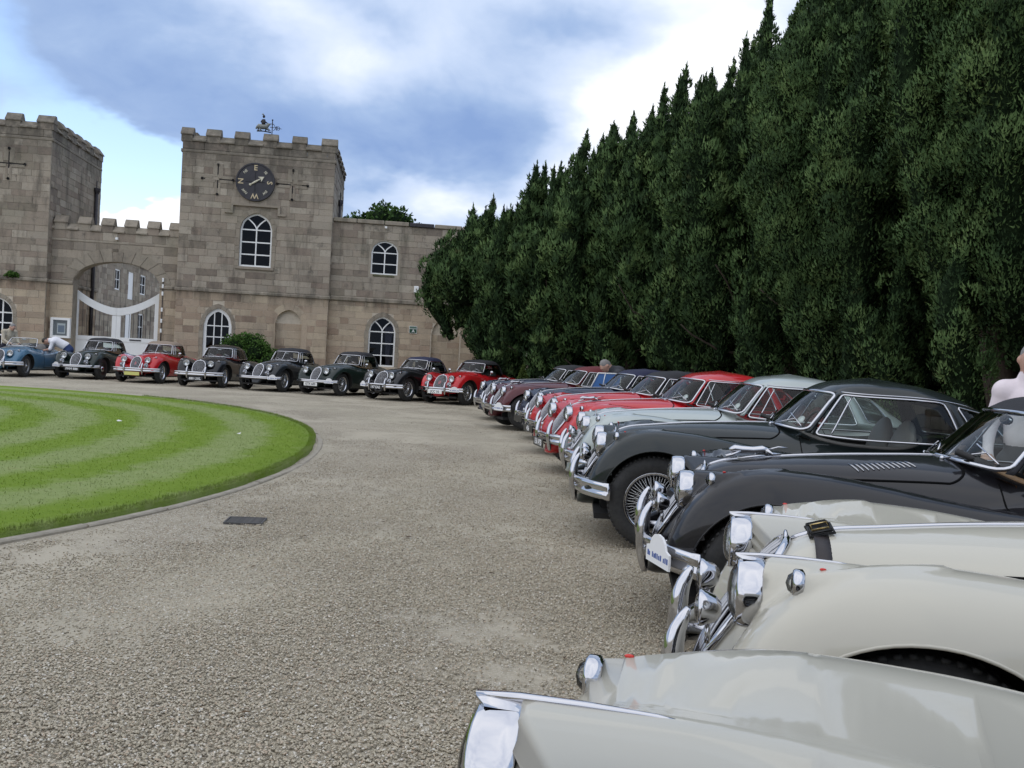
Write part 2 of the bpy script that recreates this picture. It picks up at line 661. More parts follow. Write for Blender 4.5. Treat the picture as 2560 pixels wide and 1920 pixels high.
# lawn
def lawn_mat():
    m, b, nb = pmat('mown_grass', (.1, .18, .03), 0.85, spec=.15)
    co = nb.new('ShaderNodeTexCoord').outputs['Object']
    n1 = nb.noise(co, 1.1, 5, .6)
    at = nb.new('ShaderNodeAttribute', attribute_name='edge')
    ln = at.outputs['Fac']
    ln = nb.math('ADD', ln, nb.math('MULTIPLY', nb.math('SUBTRACT', n1, .5), .55))
    s = nb.math('SINE', nb.math('MULTIPLY', ln, math.pi / .67))
    n2 = nb.noise(co, 5, 5, .65)
    s = nb.math('ADD', s, nb.math('MULTIPLY', nb.math('SUBTRACT', n2, .5), 2.6))
    s = nb.mapr(s, -.9, .9, .08, .92)
    gr = nb.new('ShaderNodeMapping')
    gr.inputs['Scale'].default_value = (60, 60, 60)
    nb.put(gr.inputs[0], co)
    n3 = nb.noise(gr.outputs[0], 1.0, 4, .7)
    a = nb.mix(n2, (.125, .22, .010), (.21, .305, .022))
    c = nb.mix(n2, (.225, .29, .09), (.33, .375, .16))
    col = nb.mix(s, a, c)
    col = nb.mix(nb.mapr(n2, .60, .75, 0, .35), col, (.27, .24, .09))
    col = nb.mix(nb.mapr(n3, .30, .62, .22, 0.0), col, (.08, .13, .012))
    nb.put(b.inputs['Base Color'], col)
    bump(nb, b, n3, .8, .02)
    return m


M_LAWN = lawn_mat()
tt = np.linspace(0, 2 * np.pi, 241)[:-1]
Rl = lawn_r(tt)
Rl = sum(np.roll(Rl, k_) for k_ in range(-5, 6)) / 11
wob = .010 * np.sin(tt * 37) + .008 * np.sin(tt * 71 + 1) + .006 * np.sin(tt * 113)
fr = np.concatenate([np.linspace(.001, 1, 34)])
G = np.zeros((240, 36, 3))
Ed = np.zeros((240, 36))
for j in range(36):
    rj = Rl * fr[j] if j < 33 else Rl + (wob if j < 35 else wob + .01) - (.03 if j == 33 else 0)
    G[:, j, 0], G[:, j, 1] = rj * np.cos(tt), rj * np.sin(tt)
    G[:, j, 2] = .050 if j < 33 else (.048 if j == 33 else (.030 if j == 34 else -.06))
    Ed[:, j] = rj - Rl
lawn = part('lawn', gridf(G, closed_u=True), M_LAWN, loc=(LC[0], LC[1], 0))
tag(lawn, kind='structure')
lawn.data.attributes.new('edge', 'FLOAT', 'POINT').data.foreach_set('value', Ed.ravel().astype(np.float32))
# short blades over the near half of the lawn and a fringe at its edge
nb_ = 230000
th = np.random.rand(nb_) * 2 * np.pi
Rq = lawn_r(th)
rd = Rq * np.sqrt(np.random.rand(nb_))
edge = np.random.rand(nb_) < .16
rd[edge] = Rq[edge] + .035 - .10 * np.random.rand(edge.sum()) ** 1.5
bx_, by_ = rd * np.cos(th), rd * np.sin(th)
k = (bx_ + LC[0] > -14) & (np.hypot(bx_ + LC[0], by_ + LC[1]) < 24)
bx_, by_, ed_ = bx_[k], by_[k], (rd - Rq)[k]
m = len(bx_)
a = np.random.rand(m) * 6.28
hgt = .006 + .014 * np.random.rand(m)
wdt = .002 + .003 * np.random.rand(m)
ex = ed_ > -.06
hgt[ex] *= 2.2
B0 = np.c_[bx_ - np.cos(a) * wdt, by_ - np.sin(a) * wdt, np.full(m, .05)]
B1 = np.c_[bx_ + np.cos(a) * wdt, by_ + np.sin(a) * wdt, np.full(m, .05)]
B2 = np.c_[bx_ + (np.random.rand(m) - .5) * .02, by_ + (np.random.rand(m) - .5) * .02, .05 + hgt]
Vg = np.stack([B0, B1, B2], 1).reshape(-1, 3)
gb = ob('grass', mesh('grass', Vg, np.arange(3 * m).reshape(-1, 3), smooth=False), M_LAWN, loc=(LC[0], LC[1], 0))
gb.data.attributes.new('edge', 'FLOAT', 'POINT').data.foreach_set('value', np.repeat(ed_, 3).astype(np.float32))
tag(gb, 'short mown green grass of the round lawn', 'grass', kind='stuff')

M_KERB = noisy('kerb_stone', (.27, .24, .19), (.42, .375, .30), 9, .9, .5, .006, 60)
kerb = bpy.data.objects.new('kerb', None)
put(kerb, loc=(LC[0], LC[1], 0))
tag(kerb, kind='structure')
nk = 80
for i in range(nk):
    t0 = 2 * np.pi * (i + .01) / nk
    t1 = 2 * np.pi * (i + .99) / nk
    sink = .020 * max(0.0, math.cos(t0 - .35)) ** 2
    dz = rnd.uniform(-.008, .004) - sink
    dr = rnd.uniform(-.008, .008)
    ts = np.linspace(t0, t1, 5)
    prof = [(.045, -.1), (.045, .008), (.052, .018), (.108, .018), (.120, .007), (.122, -.1)]
    Gk = np.array([[((np.interp(t, tt, Rl, period=6.28318) + dr + p) * math.cos(t), (np.interp(t, tt, Rl, period=6.28318) + dr + p) * math.sin(t), q + dz) for p, q in prof] for t in ts])
    V, F = gridf(Gk)
    F = F + [tuple(range(6)), tuple(range(24, 30))[::-1]]
    part('kerb_stone', (V, F), M_KERB, kerb, smooth=False)

# drain grating let into the drive
M_IRON = noisy('cast_iron', (.05, .048, .046), (.11, .105, .098), 30, .6, .3, .002, metal=.3)
dg = thing('drain_grate', 'black cast iron drain grate set in the gravel beside the lawn', 'drain grate', (-2.06, 7.30, .0), R(6))
part('grate_frame', join(box(-.19, .19, -.16, -.145, -.05, .002), box(-.19, .19, .145, .16, -.05, .002), box(-.19, -.175, -.145, .145, -.05, .002), box(.175, .19, -.145, .145, -.05, .002)), M_IRON, dg, smooth=False)
for i in range(6):
    part('grate_bar', bbox_bev(-.172, .172, -.010, .010, -.03, .001, .004), M_IRON, dg, smooth=False, loc=(0, -.120 + .048 * i, 0))
part('sump', box(-.174, .174, -.144, .144, -.06, -.0305), pmat('sump_dark', (.004, .004, .004), .9)[0], dg, smooth=False)
dg.scale = (.78, .82, 1)
for i in range(5):
    t = rnd.uniform(0, 6.28)
lt_ = []
for i in range(90):
    x, y = rnd.uniform(-3.5, 1.2), rnd.uniform(3.2, 19)
    if edge_dist(np.array(x), np.array(y)) < .25:
        continue
    c, s_ = math.cos(i * 2.3), math.sin(i * 2.3)
    q = rnd.uniform(.012, .032)
    lt_.append((np.array([(x - c * q, y - s_ * q, .004), (x + s_ * q * .45, y - c * q * .45, .009), (x + c * q, y + s_ * q, .006), (x - s_ * q * .45, y + c * q * .45, .010)]), [(0, 1, 2, 3)]))
tag(part('leaf_litter', join(*lt_), noisy('dead_leaf', (.035, .024, .014), (.13, .075, .03), 3, .8, .0), smooth=False), 'scattered dead leaves and twigs on the gravel', 'leaf litter', kind='stuff')
M_PAPER = pmat('paper_scrap', (.75, .74, .70), .8)[0]
for (x, y) in ((-6.2, 14.6), (-4.0, 13.6)):
    sc_ = part('paper_scrap', (np.array([(-.04, -.025, 0), (.035, -.03, .012), (.045, .022, .004), (0, .03, .02), (-.04, .02, .006)]), [(0, 1, 2, 3, 4)]), M_PAPER, smooth=False, loc=(x, y, .085), rot=(.1, .1, rnd.uniform(0, 6)))
    tag(sc_, 'white scrap of paper lying on the lawn' + (' nearest the drive' if x > -5 else ', further in from the edge'), 'litter')

# ------------------------------------------------------------------ the gatehouse
BO, BROT = Vector((-13.672, 37.0, 0)), math.atan(.126)


def stone_mat(name, stops, stain=0.5, green=0.2):
    m, b, nb = pmat(name, (.25, .2, .15), 0.92, spec=.2)
    geo = nb.new('ShaderNodeNewGeometry')
    oi = nb.new('ShaderNodeObjectInfo')
    rv = nb.math('FRACT', nb.math('ADD', oi.outputs['Random'], nb.math('MULTIPLY', geo.outputs['Random Per Island'], .97)))
    col = nb.ramp(rv, stops)
    pos = geo.outputs['Position']
    n1 = nb.noise(pos, 5.0, 6, .65)
    n2 = nb.noise(pos, 28.0, 5, .6)
    n3 = nb.noise(pos, 0.7, 5, .62)
    col = nb.mix(nb.mapr(n1, .25, .75, 0.0, .65), col, nb.mix(.5, col, (.42, .35, .26)))
    col = nb.mix(nb.mapr(n2, .48, .80, 0, .42), col, (.09, .075, .06))
    st = nb.new('ShaderNodeMapping')
    st.inputs['Scale'].default_value = (2.4, 2.4, .5)
    nb.put(st.inputs[0], pos)
    n4 = nb.noise(st.outputs[0], 1.0, 6, .65)
    col = nb.mix(nb.mapr(n4, .47, .74, 0, stain), col, (.065, .058, .048))
    n5 = nb.noise(pos, 1.9, 6, .7)
    col = nb.mix(nb.mapr(n5, .55, .72, 0, stain), col, (.085, .080, .068))
    sz = nb.new('ShaderNodeSeparateXYZ')
    nb.put(sz.inputs[0], pos)
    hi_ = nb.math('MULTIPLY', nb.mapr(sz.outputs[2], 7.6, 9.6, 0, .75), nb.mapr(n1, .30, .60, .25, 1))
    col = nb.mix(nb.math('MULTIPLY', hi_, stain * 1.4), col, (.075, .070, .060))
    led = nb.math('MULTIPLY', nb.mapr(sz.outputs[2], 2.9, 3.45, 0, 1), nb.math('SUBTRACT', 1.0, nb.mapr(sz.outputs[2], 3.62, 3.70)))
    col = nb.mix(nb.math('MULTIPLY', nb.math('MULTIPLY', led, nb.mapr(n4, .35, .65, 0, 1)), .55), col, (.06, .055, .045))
    col = nb.mix(nb.mapr(n3, .50, .72, 0, green), col, (.15, .155, .10))
    nb.put(b.inputs['Base Color'], col)
    bump(nb, b, nb.math('ADD', nb.math('MULTIPLY', n2, .6), n1), .55, .012)
    return m


UP = [(0, (.20, .17, .135)), (.14, (.38, .335, .27)), (.30, (.28, .23, .185)), (.46, (.45, .40, .325)), (.60, (.24, .19, .155)), (.74, (.38, .325, .26)), (.88, (.34, .30, .245)), (1, (.15, .12, .10))]
LO = [(0, (.39, .30, .215)), (.15, (.53, .435, .315)), (.30, (.33, .24, .175)), (.44, (.46, .36, .265)), (.58, (.55, .455, .325)), (.72, (.39, .285, .21)), (.86, (.49, .405, .30)), (1, (.25, .18, .135))]
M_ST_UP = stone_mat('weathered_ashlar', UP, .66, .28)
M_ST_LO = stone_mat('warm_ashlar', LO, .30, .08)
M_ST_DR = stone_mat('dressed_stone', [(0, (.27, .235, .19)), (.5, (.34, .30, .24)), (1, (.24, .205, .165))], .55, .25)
M_MORTAR = noisy('lime_mortar', (.48, .42, .33), (.62, .54, .43), 6, .95, .4, .006, 40)
M_MORT_D = noisy('old_mortar', (.24, .21, .165), (.38, .33, .26), 4, .95, .4, .006, 40)
M_MOSS = noisy('mossy_coping', (.055, .065, .022), (.17, .155, .10), 5, .95, .6, .01, 30)
M_WHITE = noisy('white_paint', (.82, .82, .80), (.87, .87, .85), 4, .45, .05, .002)
M_PANE = glassmat('window_pane', (.22, .22, .27), .35)
M_ROOM = pmat('dark_room', (.010, .010, .012), .9)[0]
M_CURT = noisy('curtain_cloth', (.55, .55, .53), (.70, .70, .67), 6, .9, .2, .004)
M_LEAD = noisy('lead_pipe', (.02, .017, .022), (.045, .04, .045), 12, .6, .2, .003)
UNIT = mesh('stone_block', *bbox_bev(-.5, .5, -.5, .5, -.5, .5, .035), smooth=False)


def arch_top(op, x):
    """height of an opening's head above x"""
    c, hw = (op['x0'] + op['x1']) / 2, (op['x1'] - op['x0']) / 2
    t = np.clip(np.abs(np.asarray(x, float) - c) / hw, 0, 1)
    rise = op['apex'] - op['spring']
    if op.get('kind') == 'seg':
        h = np.sqrt(np.clip(1 - (t * .985) ** 2, 0, None)) ** .95
        h0 = math.sqrt(1 - .985 ** 2) ** .95
        return op['spring'] + rise * (h - h0) / (1 - h0)
    if op.get('kind') == 'flat':
        return np.full_like(t, op['apex'])
    kq = op.get('k', .42)
    f = lambda q: np.sqrt(np.clip(1 - ((q + kq) / (1 + kq)) ** 2, 0, None))
    return op['spring'] + rise * f(t) / f(0)


def wall_face(x0, x1, z0, z1, ops, y0=0.0, dep=.30, back=True):
    """masonry sheet with real openings and their reveals; faces -y"""
    xs = {x0, x1}
    for o in ops:
        xs |= set(np.round(np.linspace(max(x0, o['x0']), min(x1, o['x1']), 15), 5))
    xs = sorted(xs)
    V, F = [], []

    def quad(p):
        k_ = len(V)
        V.extend(p)
        F.append((k_, k_ + 1, k_ + 2, k_ + 3))
    for a, b in zip(xs[:-1], xs[1:]):
        cur_a = cur_b = z0
        for o in sorted(ops, key=lambda q: q['z0']):
            if a >= o['x0'] - 1e-6 and b <= o['x1'] + 1e-6:
                ta, tb = float(arch_top(o, a)), float(arch_top(o, b))
                if o['z0'] > cur_a + 1e-4:
                    quad([(a, y0, cur_a), (b, y0, cur_b), (b, y0, o['z0']), (a, y0, o['z0'])])
                    quad([(a, y0, o['z0']), (b, y0, o['z0']), (b, y0 + dep, o['z0']), (a, y0 + dep, o['z0'])])
                quad([(a, y0 + dep, ta), (b, y0 + dep, tb), (b, y0, tb), (a, y0, ta)])
                cur_a, cur_b = ta, tb
        quad([(a, y0, cur_a), (b, y0, cur_b), (b, y0, z1), (a, y0, z1)])
    for o in ops:
        for x, sgn in ((o['x0'], 1), (o['x1'], -1)):
            p = [(x, y0, o['z0']), (x, y0 + dep, o['z0']), (x, y0 + dep, o['spring']), (x, y0, o['spring'])]
            quad(p if sgn < 0 else p[::-1])
    return np.array(V), F


def stone_layout(x0, x1, z0, z1, ops, seed, hmin=.23, hmax=.32, wmin=.34, wmax=.82, surround=.0):
    r = random.Random(seed)
    out = []
    z = z0
    off = 0
    while z < z1 - .05:
        h = r.uniform(hmin, hmax)
        if z1 - z - h < .12:
            h = z1 - z
        ex = []
        for o in ops:
            g_ = o.get('sur', surround)
            if z + h <= o['z0'] or z >= o['apex'] + g_ * .6:
                continue
            if z + h * .5 <= o['spring']:
                ex.append((o['x0'] - g_, o['x1'] + g_))
            else:
                xx = np.linspace(o['x0'] - g_, o['x1'] + g_, 60)
                oo = dict(o, x0=o['x0'] - g_, x1=o['x1'] + g_, apex=o['apex'] + g_)
                ins = xx[arch_top(oo, xx) > z + h * .18]
                if len(ins):
                    ex.append((ins[0], ins[-1]))
        ex.sort()
        spans, cur = [], x0
        for a, b in ex:
            if a > cur:
                spans.append((cur, a))
            cur = max(cur, b)
        if cur < x1:
            spans.append((cur, x1))
        for a, b in spans:
            if b - a < .06:
                continue
            x = a
            first = True
            while x < b - 1e-3:
                w = r.uniform(wmin, wmax) * (r.uniform(.4, .9) if first and off else 1)
                first = False
                if b - x - w < .22:
                    w = b - x
                out.append((x, x + w, z, z + h, r.uniform(-.008, .009)))
                x += w
        off ^= 1
        z += h
    return out


def lay(parent, stones, y0, mat, limit, budget, flip=None, thick=.10):
    """first 'limit' (largest) stones as single parts, the rest joined"""
    stones = sorted(stones, key=lambda s: -(s[1] - s[0]) * (s[3] - s[2]))
    rest = []
    for i, (a, b, c, d, pr) in enumerate(stones):
        j = .010
        cx, cz, w, h = (a + b) / 2, (c + d) / 2, b - a - j, d - c - j
        if flip is None:
            loc, sca = (cx, y0 - .014 - pr + thick / 2, cz), (w, thick, h)
        else:                                    # stones on a side wall facing +x at x=flip, run along y
            loc, sca = (flip + .014 + pr - thick / 2, y0 + cx, cz), (thick, w, h)
        if i < limit:
            o = bpy.data.objects.new('stone', UNIT)
            if len(UNIT.materials) == 0:
                UNIT.materials.append(None)
            o.material_slots[0].link = 'OBJECT'
            o.material_slots[0].material = mat
            put(o, parent=parent, loc=loc)
            o.scale = sca
        else:
            v = np.array([q.co for q in UNIT.vertices]) * sca + loc
            rest.append((v, [list(p.vertices) for p in UNIT.polygons]))
    return rest


def surround(parent, o, y0, mat, width=.16, n=9, proud=.022, jamb=.30, thick=.12):
    """dressed stones round an opening: voussoirs and jambs, each its own piece"""
    c = (o['x0'] + o['x1']) / 2
    xs = np.linspace(o['x0'], o['x1'], 240)
    zz = arch_top(o, xs)
    P = np.c_[xs, zz]
    P[0, 1] = P[-1, 1] = o['spring']
    L = np.r_[0, np.cumsum(np.hypot(*np.diff(P, axis=0).T))]
    def at(q):
        q = q * L[-1]
        return np.array([np.interp(q, L, P[:, 0]), np.interp(q, L, P[:, 1])])
    oo = dict(o, x0=o['x0'] - width, x1=o['x1'] + width, apex=o['apex'] + width * 1.25)
    xs2 = np.linspace(oo['x0'], oo['x1'], 240)
    P2 = np.c_[xs2, arch_top(oo, xs2)]
    P2[0, 1] = P2[-1, 1] = o['spring']
    L2 = np.r_[0, np.cumsum(np.hypot(*np.diff(P2, axis=0).T))]
    def at2(q):
        q = q * L2[-1]
        return np.array([np.interp(q, L2, P2[:, 0]), np.interp(q, L2, P2[:, 1])])
    for i in range(n):
        q0, q1 = i / n + .003, (i + 1) / n - .003
        qs = np.linspace(q0, q1, 5)
        inn, outr = [at(q) for q in qs], [at2(q) for q in qs]
        ring = [(p[0], p[1]) for p in inn] + [(p[0], p[1]) for p in outr[::-1]]
        pr = proud + rnd.uniform(-.004, .004)
        V = [(x, y0 - pr, z) for x, z in ring] + [(x, y0 + thick, z) for x, z in ring]
        m_ = len(ring)
        F = [tuple(range(m_)), tuple(range(2 * m_ - 1, m_ - 1, -1))] + [(k_, m_ + k_, m_ + (k_ + 1) % m_, (k_ + 1) % m_) for k_ in range(m_)]
        part('voussoir', (np.array(V), F), mat, parent, smooth=False)
    for s in (0, 1):
        z = o['z0']
        while z < o['spring'] - .02:
            h = min(rnd.uniform(jamb * .8, jamb * 1.25), o['spring'] - z)
            if o['spring'] - z - h < .1:
                h = o['spring'] - z
            w = width * rnd.choice((1.0, 1.0, 1.25))
            a = o['x0'] - w if s == 0 else o['x1']
            part('jamb_stone', bbox_bev(a, a + w, y0 - proud - rnd.uniform(-.003, .003), y0 + thick, z + .003, z + h - .003, .006), mat, parent, smooth=False)
            z += h


def window(parent, o, y, rows, cols=2, fw=.07, bar=.045, head='Y', depth=.07, label=None, curtain=False, paneM=None):
    """gothic sash: arched frame, mullions, transoms, tracery and single panes"""
    paneM = paneM or M_PANE
    x0, x1, z0, zs, c = o['x0'], o['x1'], o['z0'], o['spring'], (o['x0'] + o['x1']) / 2
    xs = np.linspace(x0, x1, 25)
    inner = dict(o, x0=x0 + fw, x1=x1 - fw, apex=o['apex'] - fw * 1.2)
    pts_o = [(x0, z0), (x0, zs)] + [(x, float(arch_top(o, x))) for x in xs[1:-1]] + [(x1, zs), (x1, z0)]
    xi = np.linspace(x0 + fw, x1 - fw, 25)
    pts_i = [(x0 + fw, z0 + fw), (x0 + fw, zs)] + [(x, float(arch_top(inner, x))) for x in xi[1:-1]] + [(x1 - fw, zs), (x1 - fw, z0 + fw)]
    m_ = len(pts_o)
    V = [(a, y, b) for a, b in pts_o] + [(a, y, b) for a, b in pts_i] + [(a, y + depth, b) for a, b in pts_o] + [(a, y + depth, b) for a, b in pts_i]
    F = []
    for i in range(m_):
        j = (i + 1) % m_
        F += [(i, j, m_ + j, m_ + i), (m_ + i, m_ + j, 3 * m_ + j, 3 * m_ + i)]
    w = part('window', (np.array(V), F), M_WHITE, parent, smooth=False)
    iz0, ix0, ix1 = z0 + fw, x0 + fw, x1 - fw
    yb = y + .012
    xm = [ix0 + (ix1 - ix0) * i / cols for i in range(1, cols)]
    ztop = zs if head == 'Y' else None
    for x in xm:
        zt = zs if head == 'Y' else float(arch_top(inner, x))
        part('mullion', box(x - bar / 2, x + bar / 2, yb, yb + depth * .7, iz0, zt), M_WHITE, w, smooth=False)
    trs = [z for z in rows]
    for z in trs:
        seg = [ix0] + [q for x in xm for q in (x - bar / 2, x + bar / 2)] + [ix1]
        for a, b in zip(seg[::2], seg[1::2]):
            part('transom', box(a, b, yb + .004, yb + depth * .66, z - bar / 2, z + bar / 2), M_WHITE, w, smooth=False)
    if head == 'Y':
        for s in (-1, 1):
            # intersecting arcs spring from the mullion towards the outer arch
            t = np.linspace(0, 1, 10)
            ex = c + s * (x1 - x0) * .27
            ez = float(arch_top(inner, ex))
            X_ = c + (ex - c) * t ** 1.5
            Z_ = zs + (ez - zs) * t ** .85
            wd = bar * .5
            T = np.gradient(np.c_[X_, Z_], axis=0)
            T /= np.linalg.norm(T, axis=1)[:, None]
            N_ = np.c_[-T[:, 1], T[:, 0]] * wd
            A, B = np.c_[X_, Z_] + N_, np.c_[X_, Z_] - N_
            Gq = np.zeros((10, 4, 3))
            for q, (U, yy) in enumerate(((A, yb + .002), (B, yb + .002), (B, yb + depth * .6), (A, yb + depth * .6))):
                Gq[:, q, 0], Gq[:, q, 1], Gq[:, q, 2] = U[:, 0], yy + s * .001, U[:, 1]
            V, F = gridf(Gq)
            F += [(i * 4 + 3, (i + 1) * 4 + 3, (i + 1) * 4, i * 4) for i in range(9)]
            part('tracery', (V, F), M_WHITE, w, smooth=False)
    # panes
    yp = y + depth * .55
    zl = [iz0] + trs + [None]
    xl = [ix0] + xm + [ix1]
    for a, b in zip(xl[:-1], xl[1:]):
        for p, q in zip(zl[:-1], zl[1:]):
            jx = rnd.uniform(-.004, .004)
            if q is not None:
                part('pane', (np.array([(a, yp + jx, p), (b, yp - jx, p), (b, yp - jx * .5, q), (a, yp + jx * .5, q)]), [(0, 1, 2, 3)]), paneM, w, smooth=False)
            else:
                xx = np.linspace(a, b, 9)
                V = [(a, yp, p), (b, yp, p)] + [(x, yp, max(p + .01, float(arch_top(inner, x)))) for x in xx[::-1]]
                part('pane', (np.array(V), [tuple(range(len(V)))]), paneM, w, smooth=False)
    rm = box(x0 - .05, x1 + .05, y + .35, y + 1.4, z0 - .05, o['apex'] + .05)
    rm = (rm[0], [f[::-1] for f in rm[1] if f != (0, 1, 5, 4)])
    part('room', rm, M_ROOM, w, smooth=False)
    if curtain:
        xx = np.linspace(c + .02, x1 - .10, 22)
        Gc = np.zeros((22, 12, 3))
        for j, zt in enumerate(np.linspace(z0 + .05, zs + .25, 12)):
            pull = .55 + .45 * abs((zt - (z0 + .55)) / 1.4)
            Gc[:, j, 0] = c + .10 + (xx - xx[0]) * min(1, pull) * (.55 + .45 * j / 11) + .10 * (1 - j / 11)
            Gc[:, j, 1] = y + .16 + .03 * np.sin(np.linspace(0, 19, 22))
            Gc[:, j, 2] = zt
        part('curtain', gridf(Gc), M_CURT, w)
    return w


def prism(x0, x1, prof):
    """profile in (y, z) pushed along x"""
    n_ = len(prof)
    V = [(x0, p, q) for p, q in prof] + [(x1, p, q) for p, q in prof]
    F = [tuple(range(n_))[::-1], tuple(range(n_, 2 * n_))] + [(k_, (k_ + 1) % n_, n_ + (k_ + 1) % n_, n_ + k_) for k_ in range(n_)]
    return np.array(V, float), F


def crenel(parent, x0, x1, mer, zb, zg, zt, y0, swap=None, dep=.38, hood=.25):
    """battlements along x: merlons with sloped copings, gaps with sill copings; swap=(X,sgn) turns them on to a wall along y"""
    def place(g_):
        if swap is None:
            return g_
        X_, y_off = swap
        v = np.asarray(g_[0], float)
        # local (x along wall, y outwards negative) -> world (X - y, x)
        return np.c_[X_ - v[:, 1] + y0 * 0, v[:, 0] + y_off, v[:, 2]], g_[1]
    for a, b in mer:
        part('merlon', place(box(a, b, y0 - .03, y0 + dep, zb, zt - .30)), M_ST_UP, parent, smooth=False)
        part('coping_stone', place(prism(a - .022, b + .022, [(y0 - .075, zt - .30), (y0 + dep + .05, zt - .30), (y0 + dep + .05, zt - .26), (y0 + dep * .72, zt), (y0 + dep * .35, zt), (y0 - .075, zt - .265)])), M_ST_DR, parent, smooth=False)
        part('moss', place(box(a - .02, b + .02, y0 + dep * .36, y0 + dep * .71, zt - .01, zt + .012)), M_MOSS, parent, smooth=False)
    gaps = []
    e = [x0] + [q for ab in mer for q in ab] + [x1]
    for a, b in zip(e[::2], e[1::2]):
        if b - a > .1:
            gaps.append((a, b))
    for a, b in gaps:
        part('crenel_sill', place(prism(a + .002, b - .002, [(y0 - .085, zg - .27), (y0 + dep, zg - .27), (y0 + dep, zg - .01), (y0 + dep * .7, zg), (y0 + dep * .4, zg), (y0 - .085, zg - .22)])), M_ST_DR, parent, smooth=False)
        part('moss', place(box(a + .01, b - .01, y0 + dep * .41, y0 + dep * .69, zg - .01, zg + .010)), M_MOSS, parent, smooth=False)
        part('crenel_block', place(box(a + .001, b - .001, y0 - .028, y0 + dep, zb, zg - .272)), M_ST_UP, parent, smooth=False)


def loop_cross(parent, cx, cz, y0):
    """cross-shaped arrow loop: dressed slabs either side of a dark slit"""
    d = .03
    for (a, b, p, q) in ((-.20, -.022, .10, .62), (.022, .20, .04, .62), (-.62, -.20, .022, .15), (-.60, -.10, -.14, -.022), (.10, .60, -.14, -.022), (.16, .62, .022, .14), (-.12, -.022, -.62, -.14), (.022, .12, -.62, -.14)):
        part('loop_slab', bbox_bev(cx + a, cx + b, y0 - d - .004 * rnd.random(), y0 + .05, cz + p, cz + q, .006), M_ST_DR, parent, smooth=False)
    for g_ in (box(cx - .022, cx + .022, y0 - .018, y0 + .02, cz - .60, cz + .58), box(cx - .60, cx - .0222, y0 - .018, y0 + .02, cz - .022, cz + .022), box(cx + .0222, cx + .60, y0 - .018, y0 + .02, cz - .022, cz + .022)):
        part('slit', g_, M_ROOM, parent, smooth=False)  # solid black strips and end discs stand in for the shade of the openings
    for (px_, pz_) in ((0, .58), (0, -.60), (-.60, .0), (.60, .0)):
        part('slit_end', move(lathe([(.0005, 0), (.055, 0), (.055, .02)], 16, 'y') if False else xf(lathe([(.0005, .0), (.052, .0), (.052, .03)], 16, 'z'), Matrix.Rotation(math.pi / 2, 4, 'X')), cx + px_, y0 - .036 + .004, cz + pz_), M_ROOM, parent, smooth=False)


def finish(parent, rest, mat, nm='stonework'):
    if rest:
        o = part(nm, join(*rest), mat, parent, smooth=False)
        tag(o, kind='stuff')


ZS0, ZS1, ZP = 3.48, 3.63, 9.03
MER = [(-.06, .38), (.91, 1.45), (2.02, 2.55), (3.14, 3.68), (4.29, 4.83), (5.46, 6.06)]


